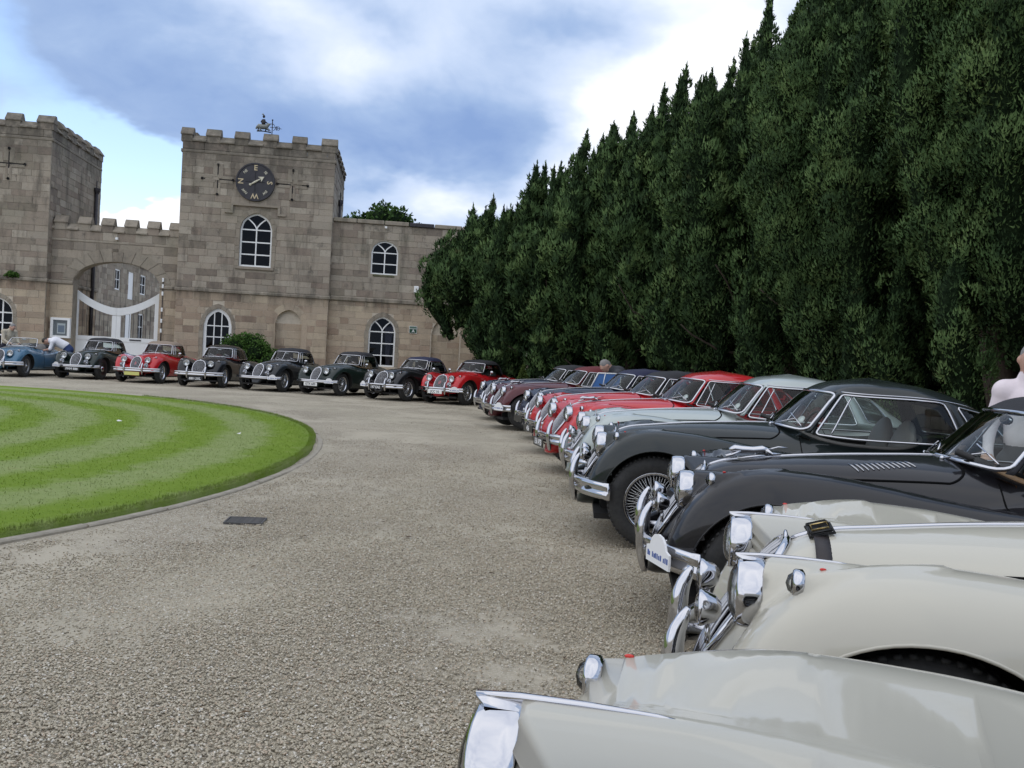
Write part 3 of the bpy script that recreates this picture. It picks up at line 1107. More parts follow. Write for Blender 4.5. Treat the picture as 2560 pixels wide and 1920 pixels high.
def tower(name, label, x_left, ops, lowops, side_stones, seed, front_x0=None, budget=290):
    t = thing(name, label, 'tower', tuple(BO + Matrix.Rotation(BROT, 3, 'Z') @ Vector((x_left, 0, 0))), BROT, None)
    W_, Dp = 6.02, 6.1
    part('wall', wall_face(0, W_, -.3, ZS0, lowops), M_MORTAR, t, smooth=False)
    part('wall', wall_face(0, W_, ZS1, ZP, ops), M_MORT_D, t, smooth=False)
    bk = [(0, 0), (W_, 0), (W_, Dp), (0, Dp)]
    V = [(x, y, -.3) for x, y in bk] + [(x, y, 9.45) for x, y in bk]
    part('core_wall', (np.array(V, float), [(1, 2, 6, 5), (2, 3, 7, 6), (3, 0, 4, 7)]), M_MORT_D, t, smooth=False)
    part('roof', box(.3, W_ - .3, .3, Dp - .3, 9.2, 9.3), M_LEAD, t, smooth=False)
    # string courses
    for (za, zb) in ((ZS0, ZS1), (ZP, ZP + .13)):
        pr_ = .085 if za < 5 else .03
        n_ = 7
        for i in range(n_):
            a, b = W_ * i / n_ + .003, W_ * (i + 1) / n_ - .003
            if i == 0:
                a = -.05
            if i == n_ - 1:
                b = W_ + .05
            part('string_stone', prism(a, b, [(-pr_, za + .02), (-pr_, zb - .05), (-.01, zb), (.2, zb), (.2, za), (-.01, za)]), M_ST_DR, t, smooth=False)
    for i in range(7):
        part('string_stone', xf(prism(Dp * i / 7 + .055 * (i == 0), Dp * (i + 1) / 7 - .003, [(-.03, ZP + .02), (-.03, ZP + .08), (-.008, ZP + .13), (.2, ZP + .13), (.2, ZP), (-.008, ZP)]), Matrix.Translation((W_, 0, 0)) @ Matrix.Rotation(math.pi / 2, 4, 'Z')), M_ST_DR, t, smooth=False)
    part('string_course', xf(prism(.058, Dp, [(-.06, ZS0 + .02), (-.06, ZS1 - .05), (-.01, ZS1), (.2, ZS1), (.2, ZS0), (-.01, ZS0)]), Matrix.Translation((W_, 0, 0)) @ Matrix.Rotation(math.pi / 2, 4, 'Z')), M_ST_DR, t, smooth=False)
    fx = 0 if front_x0 is None else front_x0
    up = stone_layout(fx, W_, ZS1 + .005, ZP - .005, ops, seed)
    lo = stone_layout(fx, W_, 0.0, ZS0 - .005, lowops, seed + 1, .22, .30, .32, .74)
    par = stone_layout(fx, W_, ZP + .135, 9.46, [], seed + 2, .30, .34, .5, 1.0)
    nf = len(up) + len(lo)
    k1 = min(len(up), int(budget * .62))
    k2 = min(len(lo), budget - k1)
    rest = lay(t, up, 0, M_ST_UP, k1, budget) + lay(t, par, -.012, M_ST_UP, 0, budget)
    finish(t, rest, M_ST_UP)
    finish(t, lay(t, lo, 0, M_ST_LO, k2, budget), M_ST_LO, 'stonework_below')
    if side_stones:
        sd = stone_layout(.07, Dp, ZS1 + .005, ZP - .005, [], seed + 3) + stone_layout(.07, Dp, ZP + .135, 9.46, [], seed + 5, .30, .34, .5, 1.0)
        finish(t, lay(t, sd, 0, M_ST_UP, max(0, 300 - k1 - k2) if side_stones == 2 else 0, budget, flip=W_), M_ST_UP, 'side_stonework')
        sd = stone_layout(.07, Dp, 0, ZS0 - .005, [], seed + 4, .22, .30, .32, .74)
        finish(t, lay(t, sd, 0, M_ST_LO, 0, budget, flip=W_), M_ST_LO, 'side_stonework_below')
    crenel(t, 0, W_, MER, 9.455, 9.74, 10.02, -.02)
    # battlements along the right flank
    ms = [(.95, 1.50), (2.05, 2.60), (3.15, 3.70), (4.25, 4.80), (5.50, 6.1)]
    crenel(t, .38, Dp, ms, 9.455, 9.74, 10.02, -.02, swap=(W_, 0.0))
    msl = [(.95, 1.50), (2.05, 2.60), (3.15, 3.70), (4.25, 4.80), (5.50, 6.1)]
    part('rear_parapet', box(0, W_, Dp - .38, Dp, 9.455, 9.74), M_ST_UP, t, smooth=False)
    part('rear_parapet', box(0, .38, .38, Dp - .381, 9.455, 9.74), M_ST_UP, t, smooth=False)
    for (a, b) in [(.8, 1.4), (2.0, 2.6), (3.2, 3.8), (4.4, 5.0)]:
        part('merlon', box(a, b, Dp - .38, Dp, 9.741, 10.0), M_ST_UP, t, smooth=False)
        part('merlon', box(.0, .38, a, b, 9.741, 10.0), M_ST_UP, t, smooth=False)
    return t


# --- clock tower
op_up = dict(x0=2.38, x1=3.65, z0=4.62, spring=6.12, apex=6.80, k=.35, sur=.17)
op_lo = dict(x0=1.12, x1=2.23, z0=.75, spring=2.15, apex=2.87, k=.35, sur=.15)
op_ni = dict(x0=3.95, x1=4.99, z0=0.0, spring=2.42, apex=2.97, k=.35, sur=.05)
ct = tower('clock_tower', 'battlemented stone tower with a round compass dial and weathervane', 0.0, [op_up], [op_lo, op_ni], 1, 11)
surround(ct, op_up, 0, M_ST_DR, .16, 9, .024)
surround(ct, op_lo, 0, M_ST_DR, .14, 9, .024)
for (a, b, z) in ((3.95, 4.47, .28), (4.47, 4.99, .28)):
    pass
rest = lay(ct, [s for s in stone_layout(op_ni['x0'] + .003, op_ni['x1'] - .003, 0, 2.95, [], 77, .24, .34, .4, .7) if s[3] < 2.5 or (s[0] > 4.1 and s[1] < 4.85) or s[3] < 2.7], .16, M_ST_LO, 0, 0)
part('niche_back', box(3.90, 5.05, .16, .30, 0, 3.0), M_MORTAR, ct, smooth=False)
finish(ct, rest, M_ST_LO, 'niche_stonework')
# fan of stones over the blind arch
surround(ct, op_ni, 0, M_ST_LO, .24, 5, .018, jamb=9)
window(ct, op_up, .10, [5.12, 5.62, 6.12], 2, .07, .05)
part('sill', bbox_bev(2.25, 3.78, -.07, .12, 4.50, 4.615, .012), M_ST_DR, ct, smooth=False)
window(ct, op_lo, .06, [1.22, 1.70, 2.15], 3, .12, .04, head='N')
# label mould over the window
for g_ in (box(1.99, 3.93, -.12, .06, 7.04, 7.13), box(1.99, 2.08, -.115, .06, 6.80, 7.039), box(3.84, 3.93, -.115, .06, 6.80, 7.039), box(1.76, 2.079, -.11, .06, 6.72, 6.799), box(3.841, 4.16, -.11, .06, 6.72, 6.799)):
    part('hood_mould', g_, M_ST_DR, ct, smooth=False)
loop_cross(ct, 1.42, 8.03, 0)
loop_cross(ct, 4.37, 8.03, 0)
# clock
M_SLATE = noisy('slate_dial', (.022, .021, .026), (.045, .042, .050), 3, .55, .2, .004, 20)
M_GOLD = noisy('gilt', (.55, .44, .26), (.70, .58, .38), 20, .45, .0)
M_PALE = pmat('pale_gilt', (.66, .62, .48), .45)[0]
ck = thing('wind_dial', 'round black compass dial with gilt letters and arrow on the tower', 'clock', tuple(BO + Matrix.Rotation(BROT, 3, 'Z') @ Vector((2.90, -.03, 8.02))), BROT)
FR = Matrix.Rotation(math.pi / 2, 4, 'X')
part('dial', xf(lathe([(.0005, .07), (.70, .07), (.715, .10), (.765, .10), (.775, .06), (.775, -.03)], 64), FR), M_SLATE, ck, smooth=False)
for g_ in (box(-.40, .40, -.079, -.068, -.008, .008), box(-.008, .008, -.0785, -.068, -.40, -.0081), box(-.008, .008, -.0785, -.068, .0081, .40)):
    part('dial_groove', g_, M_ROOM, ck, smooth=False)
for s, x, z, rot, size in (('E', 0, .56, 0, .30), ('N', -.56, 0, 90, .30), ('S', .56, 0, -90, .30), ('W', 0, -.56, 180, .30), ('NE', -.395, .395, 45, .14), ('SE', .395, .395, -45, .14), ('NW', -.395, -.395, 135, .14), ('SW', .395, -.395, -135, .14)):
    text('letter', s, size, M_GOLD if size > .2 else M_PALE, ck, Matrix.Translation((x, -.078, z)) @ Matrix.Rotation(math.pi / 2, 4, 'X') @ Matrix.Rotation(R(rot), 4, 'Z'), .006, extra=.004 if size > .2 else .002)
RA = Matrix.Translation((0, -.105, 0)) @ Matrix.Rotation(R(-33), 4, 'Y')
arrow = join(*[xf(g_, RA) for g_ in (tube([(-.22, 0, 0), (-.12, 0, 0), (0, 0, 0), (.15, 0, 0), (.26, 0, 0)], [.020, .030, .042, .030, .018], 8), box(-.26, -.19, -.012, .012, -.045, .045))])
part('pointer', arrow, M_PALE, ck)
hd = prism(-.012, .012, [(-.12, .20), (0, .27), (.12, .20), (0, .42)])
part('pointer_head', xf((hd[0][:, [2, 0, 1]], hd[1]), RA), M_PALE, ck, smooth=False)
# drainpipe on the right flank
pp = thing('drainpipe', 'dark rainwater pipe with hopper on the right flank of the clock tower', 'drainpipe', tuple(BO + Matrix.Rotation(BROT, 3, 'Z') @ Vector((6.12, 2.6, 0))), BROT)
part('pipe', tube([(0, 0, 4.0), (0, 0, 7.75)], .055, 10), M_LEAD, pp)
part('hopper', join(lathe([(.06, 7.70), (.13, 7.86), (.14, 7.98), (.12, 7.98), (.0005, 7.9)], 4), box(-.02, .02, -.02, .02, 7.9, 8.3)), M_LEAD, pp, smooth=False)

# weathervane
wv_ = thing('weathervane', 'black weathervane with a horse and rider above the clock tower', 'weathervane', tuple(BO + Matrix.Rotation(BROT, 3, 'Z') @ Vector((3.25, 1.4, 9.25))), BROT)
M_VANE = pmat('vane_iron', (.025, .024, .028), .5, metal=.4)[0]
M_VANE2 = pmat('vane_pale', (.22, .23, .21), .5)[0]
part('pole', tube([(0, 0, 0), (0, 0, 1.62)], .020, 8), M_VANE, wv_)
part('finial', join(ball((0, 0, 1.02), .055), ball((0, 0, 1.66), .035), lathe([(.0005, .80), (.09, .80), (.03, .86), (.02, .9)], 12)), M_VANE, wv_)
part('arm', join(tube([(-.16, 0, 1.50), (.05, 0, 1.49), (.12, 0, 1.38), (.16, 0, 1.34)], .014, 6), tube([(-.1, 0, 1.36), (.30, 0, 1.33)], .013, 6), tube([(.05, 0, 1.22), (.11, 0, 1.28), (.16, 0, 1.33)], .012, 6)), M_VANE, wv_)
part('scroll', join(tube([(.25 + .06 * math.cos(t), 0, 1.33 + .07 * math.sin(t)) for t in np.linspace(0, 6.28, 16, endpoint=False)], .012, 6, closed=True), tube([(.31, 0, 1.33), (.40, 0, 1.32)], [.014, .004], 6), ball((.18, 0, 1.39), .028, 8, 6), ball((.18, 0, 1.27), .028, 8, 6)), M_VANE, wv_)
horse = join(tube([(-.62, 0, 1.30), (-.55, 0, 1.36), (-.38, 0, 1.35), (-.24, 0, 1.36), (-.14, 0, 1.48), (-.08, 0, 1.46)], [.06, .10, .11, .10, .055, .035], 10),
             tube([(-.66, 0, 1.24), (-.62, 0, 1.33), (-.58, 0, 1.38)], [.03, .045, .03], 8),
             tube([(-.26, .03, 1.32), (-.18, .03, 1.24), (-.12, .03, 1.20)], [.04, .025, .018], 6), tube([(-.26, -.03, 1.32), (-.14, -.03, 1.27), (-.06, -.03, 1.19)], [.04, .025, .018], 6),
             tube([(-.55, .03, 1.32), (-.58, .03, 1.22), (-.50, .03, 1.17)], [.05, .03, .018], 6), tube([(-.52, -.03, 1.32), (-.48, -.03, 1.22), (-.40, -.03, 1.17)], [.05, .03, .018], 6))
part('horse', horse, M_VANE2, wv_)
part('base_bar', tube([(-.62, 0, 1.16), (-.36, 0, 1.17), (-.04, 0, 1.14)], [.03, .022, .026], 8), M_VANE, wv_)
rider = join(tube([(-.37, 0, 1.40), (-.36, 0, 1.52), (-.35, 0, 1.66)], [.075, .085, .06], 10), ball((-.36, 0, 1.78), (.055, .05, .065)), tube([(-.36, 0, 1.62), (-.26, .02, 1.54), (-.18, .02, 1.50)], [.035, .028, .02], 6),
             tube([(-.34, .07, 1.42), (-.26, .09, 1.32), (-.28, .09, 1.20)], [.045, .035, .03], 6), tube([(-.40, 0, 1.64), (-.45, 0, 1.52)], [.04, .05], 6))
part('rider', rider, M_VANE, wv_)
part('plume', tube([(-.35, 0, 1.83), (-.40, 0, 1.88), (-.45, 0, 1.86)], [.02, .03, .012], 6), M_VANE2, wv_)

# --- left tower
op_ll = dict(x0=11.0 - 7.35, x1=11.0 - 6.17, z0=.75, spring=2.15, apex=2.80, k=.35, sur=.15)
lt = tower('left_tower', 'battlemented stone tower at the left, cut off by the picture edge', -10.97, [], [op_ll], 2, 31, front_x0=3.3, budget=175)
surround(lt, op_ll, 0, M_ST_DR, .14, 9, .024)
window(lt, op_ll, .10, [1.32, 1.80, 2.20], 3, .06, .05, head='N')
part('sill', bbox_bev(3.6, 4.9, -.05, .12, .64, .745, .012), M_WHITE, lt, smooth=False)
loop_cross(lt, 10.97 - 6.51, 8.03, 0)
pp = thing('drainpipe', 'tall dark rainwater pipe on the inner flank of the left tower', 'drainpipe', tuple(BO + Matrix.Rotation(BROT, 3, 'Z') @ Vector((-4.86, 5.25, 0))), BROT)
part('pipe', tube([(0, 0, 0), (0, 0, 7.9)], .075, 10), M_LEAD, pp)
part('hopper', join(lathe([(.08, 7.85), (.17, 8.0), (.18, 8.12), (.0005, 8.1)], 4), box(-.02, .02, -.02, .02, 8.1, 8.45)), M_LEAD, pp, smooth=False)

# --- gateway wall between the towers
AX0, AX1, AY = -4.95, 0.0, .40
op_g = dict(x0=-4.06, x1=-.74, z0=-.3, spring=3.72, apex=4.49, kind='seg', sur=.40)
aw = thing('gateway_wall', 'battlemented stone wall with a wide arch between the two towers', 'wall', tuple(BO), BROT)
part('wall', wall_face(AX0, AX1, -.3, 5.64, [op_g], AY, .55), M_MORT_D, aw, smooth=False)
part('wall', (np.array([(AX0, AY + .55, 4.5), (AX1, AY + .55, 4.5), (AX1, AY + .55, 5.64), (AX0, AY + .55, 5.64)], float), [(0, 3, 2, 1)]), M_MORT_D, aw, smooth=False)
ops_a = [op_g]
rest = lay(aw, stone_layout(AX0 + .01, AX1 - .01, 3.64, 5.20, ops_a, 51, .26, .34, .45, .95), AY, M_ST_UP, 120, 0)
rest += lay(aw, stone_layout(AX0 + .01, AX1 - .01, 5.30, 5.64, [], 52, .30, .34, .5, .95), AY, M_ST_UP, 20, 0)
finish(aw, rest, M_ST_UP)
finish(aw, lay(aw, stone_layout(AX0 + .01, AX1 - .01, 0, 3.46, [dict(op_g, sur=0.0)], 53, .24, .32, .35, .8), AY, M_ST_LO, 80, 0), M_ST_LO, 'stonework_below')
# fan of big voussoirs
surround(aw, dict(op_g, z0=3.65), AY, M_ST_DR, .42, 11, .026, jamb=9, thick=.3)
for (a, b, za, zb) in ((AX0, -4.07, ZS0, ZS1), (-.73, AX1, ZS0 + .03, ZS1 + .03)):
    part('string_stone', prism(a, b, [(AY - .07, za + .02), (AY - .07, zb - .05), (AY - .01, zb), (AY + .2, zb), (AY + .2, za), (AY - .01, za)]), M_ST_DR, aw, smooth=False)
for i in range(5):
    a = AX0 + .99 * i
    part('string_stone', prism(a + .003, a + .987, [(AY - .03, 5.215), (AY - .03, 5.27), (AY - .008, 5.30), (AY + .2, 5.30), (AY + .2, 5.20), (AY - .008, 5.20)]), M_ST_DR, aw, smooth=False)
crenel(aw, AX0, AX1, [(-4.85, -4.37), (-3.95, -3.50), (-3.07, -2.62), (-2.18, -1.73), (-1.30, -.86), (-.44, -.06)], 5.645, 5.92, 6.22, AY - .01)
part('floodlight', bbox_bev(-2.50, -2.40, AY - .14, AY - .02, 5.36, 5.46, .012), M_WHITE, aw, smooth=False)

# white gates with a dipped top rail
GY0 = .92
gt = thing('white_gate', 'pair of white wooden gates with a dipped top rail under the arch', 'gate', tuple(BO + Matrix.Rotation(BROT, 3, 'Z') @ Vector((-2.51, GY0, 0))), BROT)


def gtop(x):
    return 2.66 + .74 * (abs(x) / 1.70) ** 1.75


for s in (-1, 1):
    lf = bpy.data.objects.new('gate_leaf', None)
    put(lf, parent=gt)
    out_ = s * 1.69
    a, b = sorted((out_, out_ - s * .20))
    part('stile', (np.array([(a, 0, .05), (b, 0, .05), (b, .07, .05), (a, .07, .05), (a, 0, gtop(a)), (b, 0, gtop(b)), (b, .07, gtop(b)), (a, .07, gtop(a))]), box(0, 1, 0, 1, 0, 1)[1]), M_WHITE, lf, smooth=False)
    a, b = sorted((s * .004, s * .17))
    part('stile', box(a, b, -.002, .072, .05, gtop(.10) - .33), M_WHITE, lf, smooth=False)
    xs = np.linspace(s * .004, out_ - s * .20, 14)
    Gq = np.array([[(x, -.004, gtop(x)), (x, -.004, gtop(x) - .31), (x, .074, gtop(x) - .31), (x, .074, gtop(x)), (x, -.004, gtop(x))] for x in xs])
    part('top_rail', gridf(Gq), M_WHITE, lf, smooth=False)
    a, b = sorted((s * .17, out_ - s * .20))
    part('panel', box(a, b, .02, .05, .06, 1.30), M_WHITE, lf, smooth=False)
    part('lock_rail', box(a, b, -.003, .073, 1.301, 1.47), M_WHITE, lf, smooth=False)
    for i in range(7):
        x = a + (b - a) * (i + 1) / 8
        part('bar', tube([(x, .035, 1.47), (x, .035, gtop(x) - .25)], .009, 6), M_LEAD, lf)
    part('hinge', box(*sorted((out_, out_ + s * .42)), -.02, -.005, 2.86, 2.94), M_LEAD, lf, smooth=False)
part('latch', box(.55, 1.0, -.03, -.004, 1.36, 1.41), M_LEAD, gt, smooth=False)
# pale conduit boxes on the right jamb
cb = thing('cable_boxes', 'small pale cable boxes on a pipe up the right gate jamb', 'cable box', tuple(BO + Matrix.Rotation(BROT, 3, 'Z') @ Vector((-.60, AY - .05, 0))), BROT)
part('conduit', tube([(0, 0, 1.0), (0, 0, 3.9)], .018, 6), M_LEAD, cb)
for z in (1.75, 2.15, 2.6, 3.25, 3.55, 3.8):
    part('junction', bbox_bev(-.035, .035, -.04, .02, z, z + .16, .008), M_WHITE, cb, smooth=False)

# framed notice case
nc = thing('notice_case', 'white framed notice case on the wall left of the gates', 'notice case', tuple(BO + Matrix.Rotation(BROT, 3, 'Z') @ Vector((-4.44, AY - .02, 1.72))), BROT)
for g_ in (box(-.37, .37, -.16, .0, .31, .40), box(-.37, .37, -.16, 0, -.40, -.31), box(-.37, -.27, -.159, 0, -.309, .309), box(.27, .37, -.159, 0, -.309, .309)):
    part('frame', g_, M_WHITE, nc, smooth=False)
part('case_back', box(-.27, .27, -.03, -.01, -.31, .31), pmat('case_lining', (.30, .29, .28), .8)[0], nc, smooth=False)
part('poster', box(-.14, .16, -.05, -.032, -.23, .18), M_WHITE, nc, smooth=False)
part('poster_print', box(-.11, .13, -.054, -.051, -.18, .10), pmat('poster_print', (.26, .30, .38), .6)[0], nc, smooth=False)
part('glass', box(-.268, .268, -.13, -.124, -.308, .308), glassmat('case_glass', (.9, .92, .92), .8), nc, smooth=False)

# --- right wing
RY = .35
o1 = dict(x0=7.65, x1=8.76, z0=4.68, spring=5.60, apex=6.08, k=.12, sur=.10)
o2 = dict(x0=7.70, x1=8.81, z0=.86, spring=2.30, apex=2.94, k=.35, sur=.15)
o3 = dict(x0=10.31, x1=11.5, z0=0.0, spring=2.35, apex=3.03, k=.35, sur=.04)
o4 = dict(x0=13.28, x1=14.40, z0=1.02, spring=2.35, apex=2.95, k=.35, sur=.12)
rw_ = thing('right_wing', 'two storey stone wing with two arched white windows beside the tower', 'building', tuple(BO), BROT)
RX0, RX1 = 6.02, 17.0
part('wall', wall_face(RX0, RX1, -.3, ZS0, [o2, o3, o4], RY), M_MORTAR, rw_, smooth=False)
part('wall', wall_face(RX0, RX1, ZS1, 6.73, [o1], RY), M_MORT_D, rw_, smooth=False)
part('core_wall', box(RX0, RX1, RY + 1.9, 8.0, -.3, 6.73), M_MORT_D, rw_, smooth=False)
part('roof', box(RX0, RX1, RY + .01, 8.0, 6.735, 6.78), M_LEAD, rw_, smooth=False)
for i in range(11):
    a = RX0 + .05 + 1.0 * i
    part('string_stone', prism(a, a + .995, [(RY - .085, ZS0 + .04), (RY - .085, ZS1 + .01), (RY - .01, ZS1 + .06), (RY + .2, ZS1 + .06), (RY + .2, ZS0), (RY - .01, ZS0)]), M_ST_DR, rw_, smooth=False)
x = RX0 + .03
while x < 16:
    w = rnd.uniform(.75, 1.25)
    part('coping_stone', bbox_bev(x, x + w - .03, RY - .10, RY + .5, 6.735, 6.90, .02), M_LEAD if rnd.random() < .2 else M_ST_DR, rw_, smooth=False)
    x += w
up = stone_layout(RX0, 12.2, ZS1 + .07, 6.725, [o1], 61)
lo = stone_layout(RX0, 14.6, 0, ZS0 - .005, [o2, o3, o4], 62, .22, .30, .32, .74)
finish(rw_, lay(rw_, up, RY, M_ST_UP, 140, 0), M_ST_UP)
finish(rw_, lay(rw_, lo, RY, M_ST_LO, 155, 0), M_ST_LO, 'stonework_below')
surround(rw_, o2, RY, M_ST_DR, .15, 9, .022)
surround(rw_, o4, RY, M_ST_DR, .12, 9, .022)
part('niche_back', box(10.25, 11.55, RY + .16, RY + .30, 0, 3.1), M_MORTAR, rw_, smooth=False)
finish(rw_, lay(rw_, [s for s in stone_layout(10.313, 11.497, 0, 3.0, [], 78, .24, .34, .4, .7) if s[3] < 2.55 or (s[0] > 10.4 and s[1] < 11.4)], RY + .16, M_ST_LO, 0, 0), M_ST_LO, 'niche_stonework')
window(rw_, o1, RY + .07, [5.12, 5.58], 2, .055, .045)
part('sill', bbox_bev(7.75, 8.65, RY - .03, RY + .1, 4.58, 4.675, .02), M_MOSS, rw_, smooth=False)
window(rw_, o2, RY + .07, [1.32, 1.82, 2.30], 2, .06, .045, curtain=True)
window(rw_, o4, RY + .07, [1.48, 1.95, 2.35], 2, .09, .05)
sg = thing('green_sign', 'small green notice with a white letter A on the wing wall', 'sign', tuple(BO + Matrix.Rotation(BROT, 3, 'Z') @ Vector((9.53, RY - .04, 2.465))), BROT)
part('board', box(-.165, .165, -.015, .02, -.15, .15), M_WHITE, sg, smooth=False)
part('panel', box(-.15, .15, -.020, -.0155, -.135, .03), pmat('sign_green', (.012, .06, .03), .5)[0], sg, smooth=False)
part('panel', box(-.15, .15, -.020, -.0155, .05, .135), pmat('sign_grey_green', (.10, .17, .13), .5)[0], sg, smooth=False)
text('lettering', 'A', .17, M_WHITE, sg, Matrix.Translation((.01, -.0215, -.055)) @ Matrix.Rotation(math.pi / 2, 4, 'X'), .001, extra=.003)
al = thing('alarm_box', 'white alarm box high on the wing wall by the yew', 'alarm box', tuple(BO + Matrix.Rotation(BROT, 3, 'Z') @ Vector((9.58, RY - .02, 4.13))), BROT)
part('case', bbox_bev(-.10, .10, -.10, .0, -.155, .155, .025), M_WHITE, al, smooth=False)
part('badge', box(-.02, .02, -.104, -.1005, .0, .05), M_ST_DR, al, smooth=False)
fl = part('floodlight', join(bbox_bev(-.05, .05, -.16, -.05, -.04, .04, .01), box(-.015, .015, -.05, .02, -.02, .02)), M_WHITE, loc=tuple(BO + Matrix.Rotation(BROT, 3, 'Z') @ Vector((8.2, RY - .02, 6.62))), rot=(0, 0, BROT), smooth=False)
tag(fl, 'tiny white floodlight under the coping of the wing', 'floodlight')

# --- court range seen through the arch
cr_ = thing('court_building', 'stone court range with white sash windows seen through the arch', 'building', tuple(BO), BROT)
MS = Matrix.Translation((-9.3, 0, 0)) @ Matrix.Rotation(math.pi / 2, 4, 'Z')     # wall runs along depth, faces +s
cw = [dict(x0=23.6, x1=24.8, z0=4.6, spring=5.9, apex=5.95, kind='flat', sur=0), dict(x0=26.5, x1=27.8, z0=4.15, spring=5.95, apex=6.0, kind='flat', sur=0), dict(x0=29.4, x1=30.9, z0=4.65, spring=6.0, apex=6.05, kind='flat', sur=0),
      dict(x0=26.2, x1=27.7, z0=1.0, spring=3.4, apex=3.45, kind='flat', sur=0), dict(x0=29.3, x1=30.7, z0=1.4, spring=3.25, apex=3.3, kind='flat', sur=0)]
cw = [dict(q, spring=q['apex']) for q in cw]
cr_.matrix_world = Matrix.Translation(BO) @ Matrix.Rotation(BROT, 4, 'Z') @ MS
holder = cr_
part('wall', wall_face(8, 45, -.3, 6.6, cw, 0, .25), M_MORT_D, holder, smooth=False)
finish(holder, lay(holder, stone_layout(20, 36, 0.6, 6.6, cw, 91, .26, .36, .45, 1.0), 0, M_ST_UP, 260, 0), M_ST_UP)
part('gutter', tube([(8, -.12, 6.62), (45, -.12, 6.62)], .07, 6), M_LEAD, holder)
part('roof', prism(8, 45, [(-.25, 6.66), (4.5, 9.4), (9.2, 6.66)]), noisy('stone_slates', (.10, .095, .09), (.17, .16, .15), 3, .9, .4, .02, 12), holder, smooth=False)
part('core_wall', box(8, 45, .6, 9, -.3, 6.6), M_MORT_D, holder, smooth=False)
for q in (cw[0], cw[2], cw[4]):
    zm = (q['z0'] + q['apex']) / 2
    window(holder, q, .06, [zm], 2, .09, .05, head='N', depth=.07)
for q in (cw[1], cw[3]):
    part('door', box(q['x0'], q['x1'], .05, .12, q['z0'], q['apex']), M_WHITE, holder, smooth=False)
# ------------------------------------------------------------------ trees and shrubs
def foliage_mat(name, dark, mid, light, rough=.75, warm=(.10, .075, .03), isl=.40):
    m, b, nb = pmat(name, mid, rough, spec=.12)
    geo = nb.new('ShaderNodeNewGeometry')
    oi = nb.new('ShaderNodeObjectInfo')
    pos = geo.outputs['Position']
    n1 = nb.noise(pos, 2.0, 5, .65)
    f = nb.math('ADD', nb.math('MULTIPLY', geo.outputs['Random Per Island'], isl), nb.math('MULTIPLY', nb.mapr(n1, .3, .7), .80 - isl))
    f = nb.math('ADD', f, nb.math('MULTIPLY', oi.outputs['Random'], .15))
    tn = nb.new('ShaderNodeAttribute', attribute_name='tone')
    f = nb.math('ADD', f, tn.outputs['Fac'])
    col = nb.ramp(f, [(.1, dark), (.5, mid), (.95, light)])
    col = nb.mix(nb.mapr(nb.noise(pos, 2.3, 3, .5), .62, .78, 0, .35), col, warm)
    nb.put(b.inputs['Base Color'], col)
    return m


M_YEW = foliage_mat('yew_foliage', (.023, .046, .018), (.060, .108, .037), (.125, .188, .066), isl=.20)
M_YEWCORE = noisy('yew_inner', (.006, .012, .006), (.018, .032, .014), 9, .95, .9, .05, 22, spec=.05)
M_BARK = noisy('yew_bark', (.030, .022, .017), (.085, .062, .048), 6, .95, .7, .02, 22)
M_TREE = foliage_mat('broadleaf', (.022, .05, .012), (.05, .10, .025), (.10, .16, .045), warm=(.10, .10, .03))
M_SHRUB = foliage_mat('shrub_leaf', (.03, .075, .016), (.075, .15, .03), (.15, .235, .06), warm=(.08, .07, .03))
M_TOPI = foliage_mat('topiary_leaf', (.03, .055, .012), (.07, .105, .025), (.12, .15, .045), warm=(.12, .10, .04))


def unit(v):
    return v / (np.linalg.norm(v, axis=-1, keepdims=True) + 1e-9)


def sprays(P, N, size, rs, up=.55, spread=.7, aspect=.42, tri=False):
    """one leaf-spray quad (two triangles bent on the midrib) at each point"""
    n_ = len(P)
    d = unit(N * .7 + np.array([0, 0, up]) + rs.randn(n_, 3) * spread * .6)
    s = unit(np.cross(d, rs.randn(n_, 3)))
    L = size * (.6 + .8 * rs.rand(n_, 1))
    w = L * aspect * (.7 + .6 * rs.rand(n_, 1))
    nrm = np.cross(d, s)
    if tri:
        V = np.stack([P - d * L * .3 - s * w * .5, P - d * L * .3 + s * w * .5, P + d * L * .7 + nrm * w * .2], 1).reshape(-1, 3)
        return V
    A = P - d * L * .25
    B = P + d * L * .30 + s * w * .5 + nrm * w * .18
    C = P + d * L * .75
    D_ = P + d * L * .30 - s * w * .5 + nrm * w * .18
    V = np.stack([A, B, C, D_], 1).reshape(-1, 3)
    return V


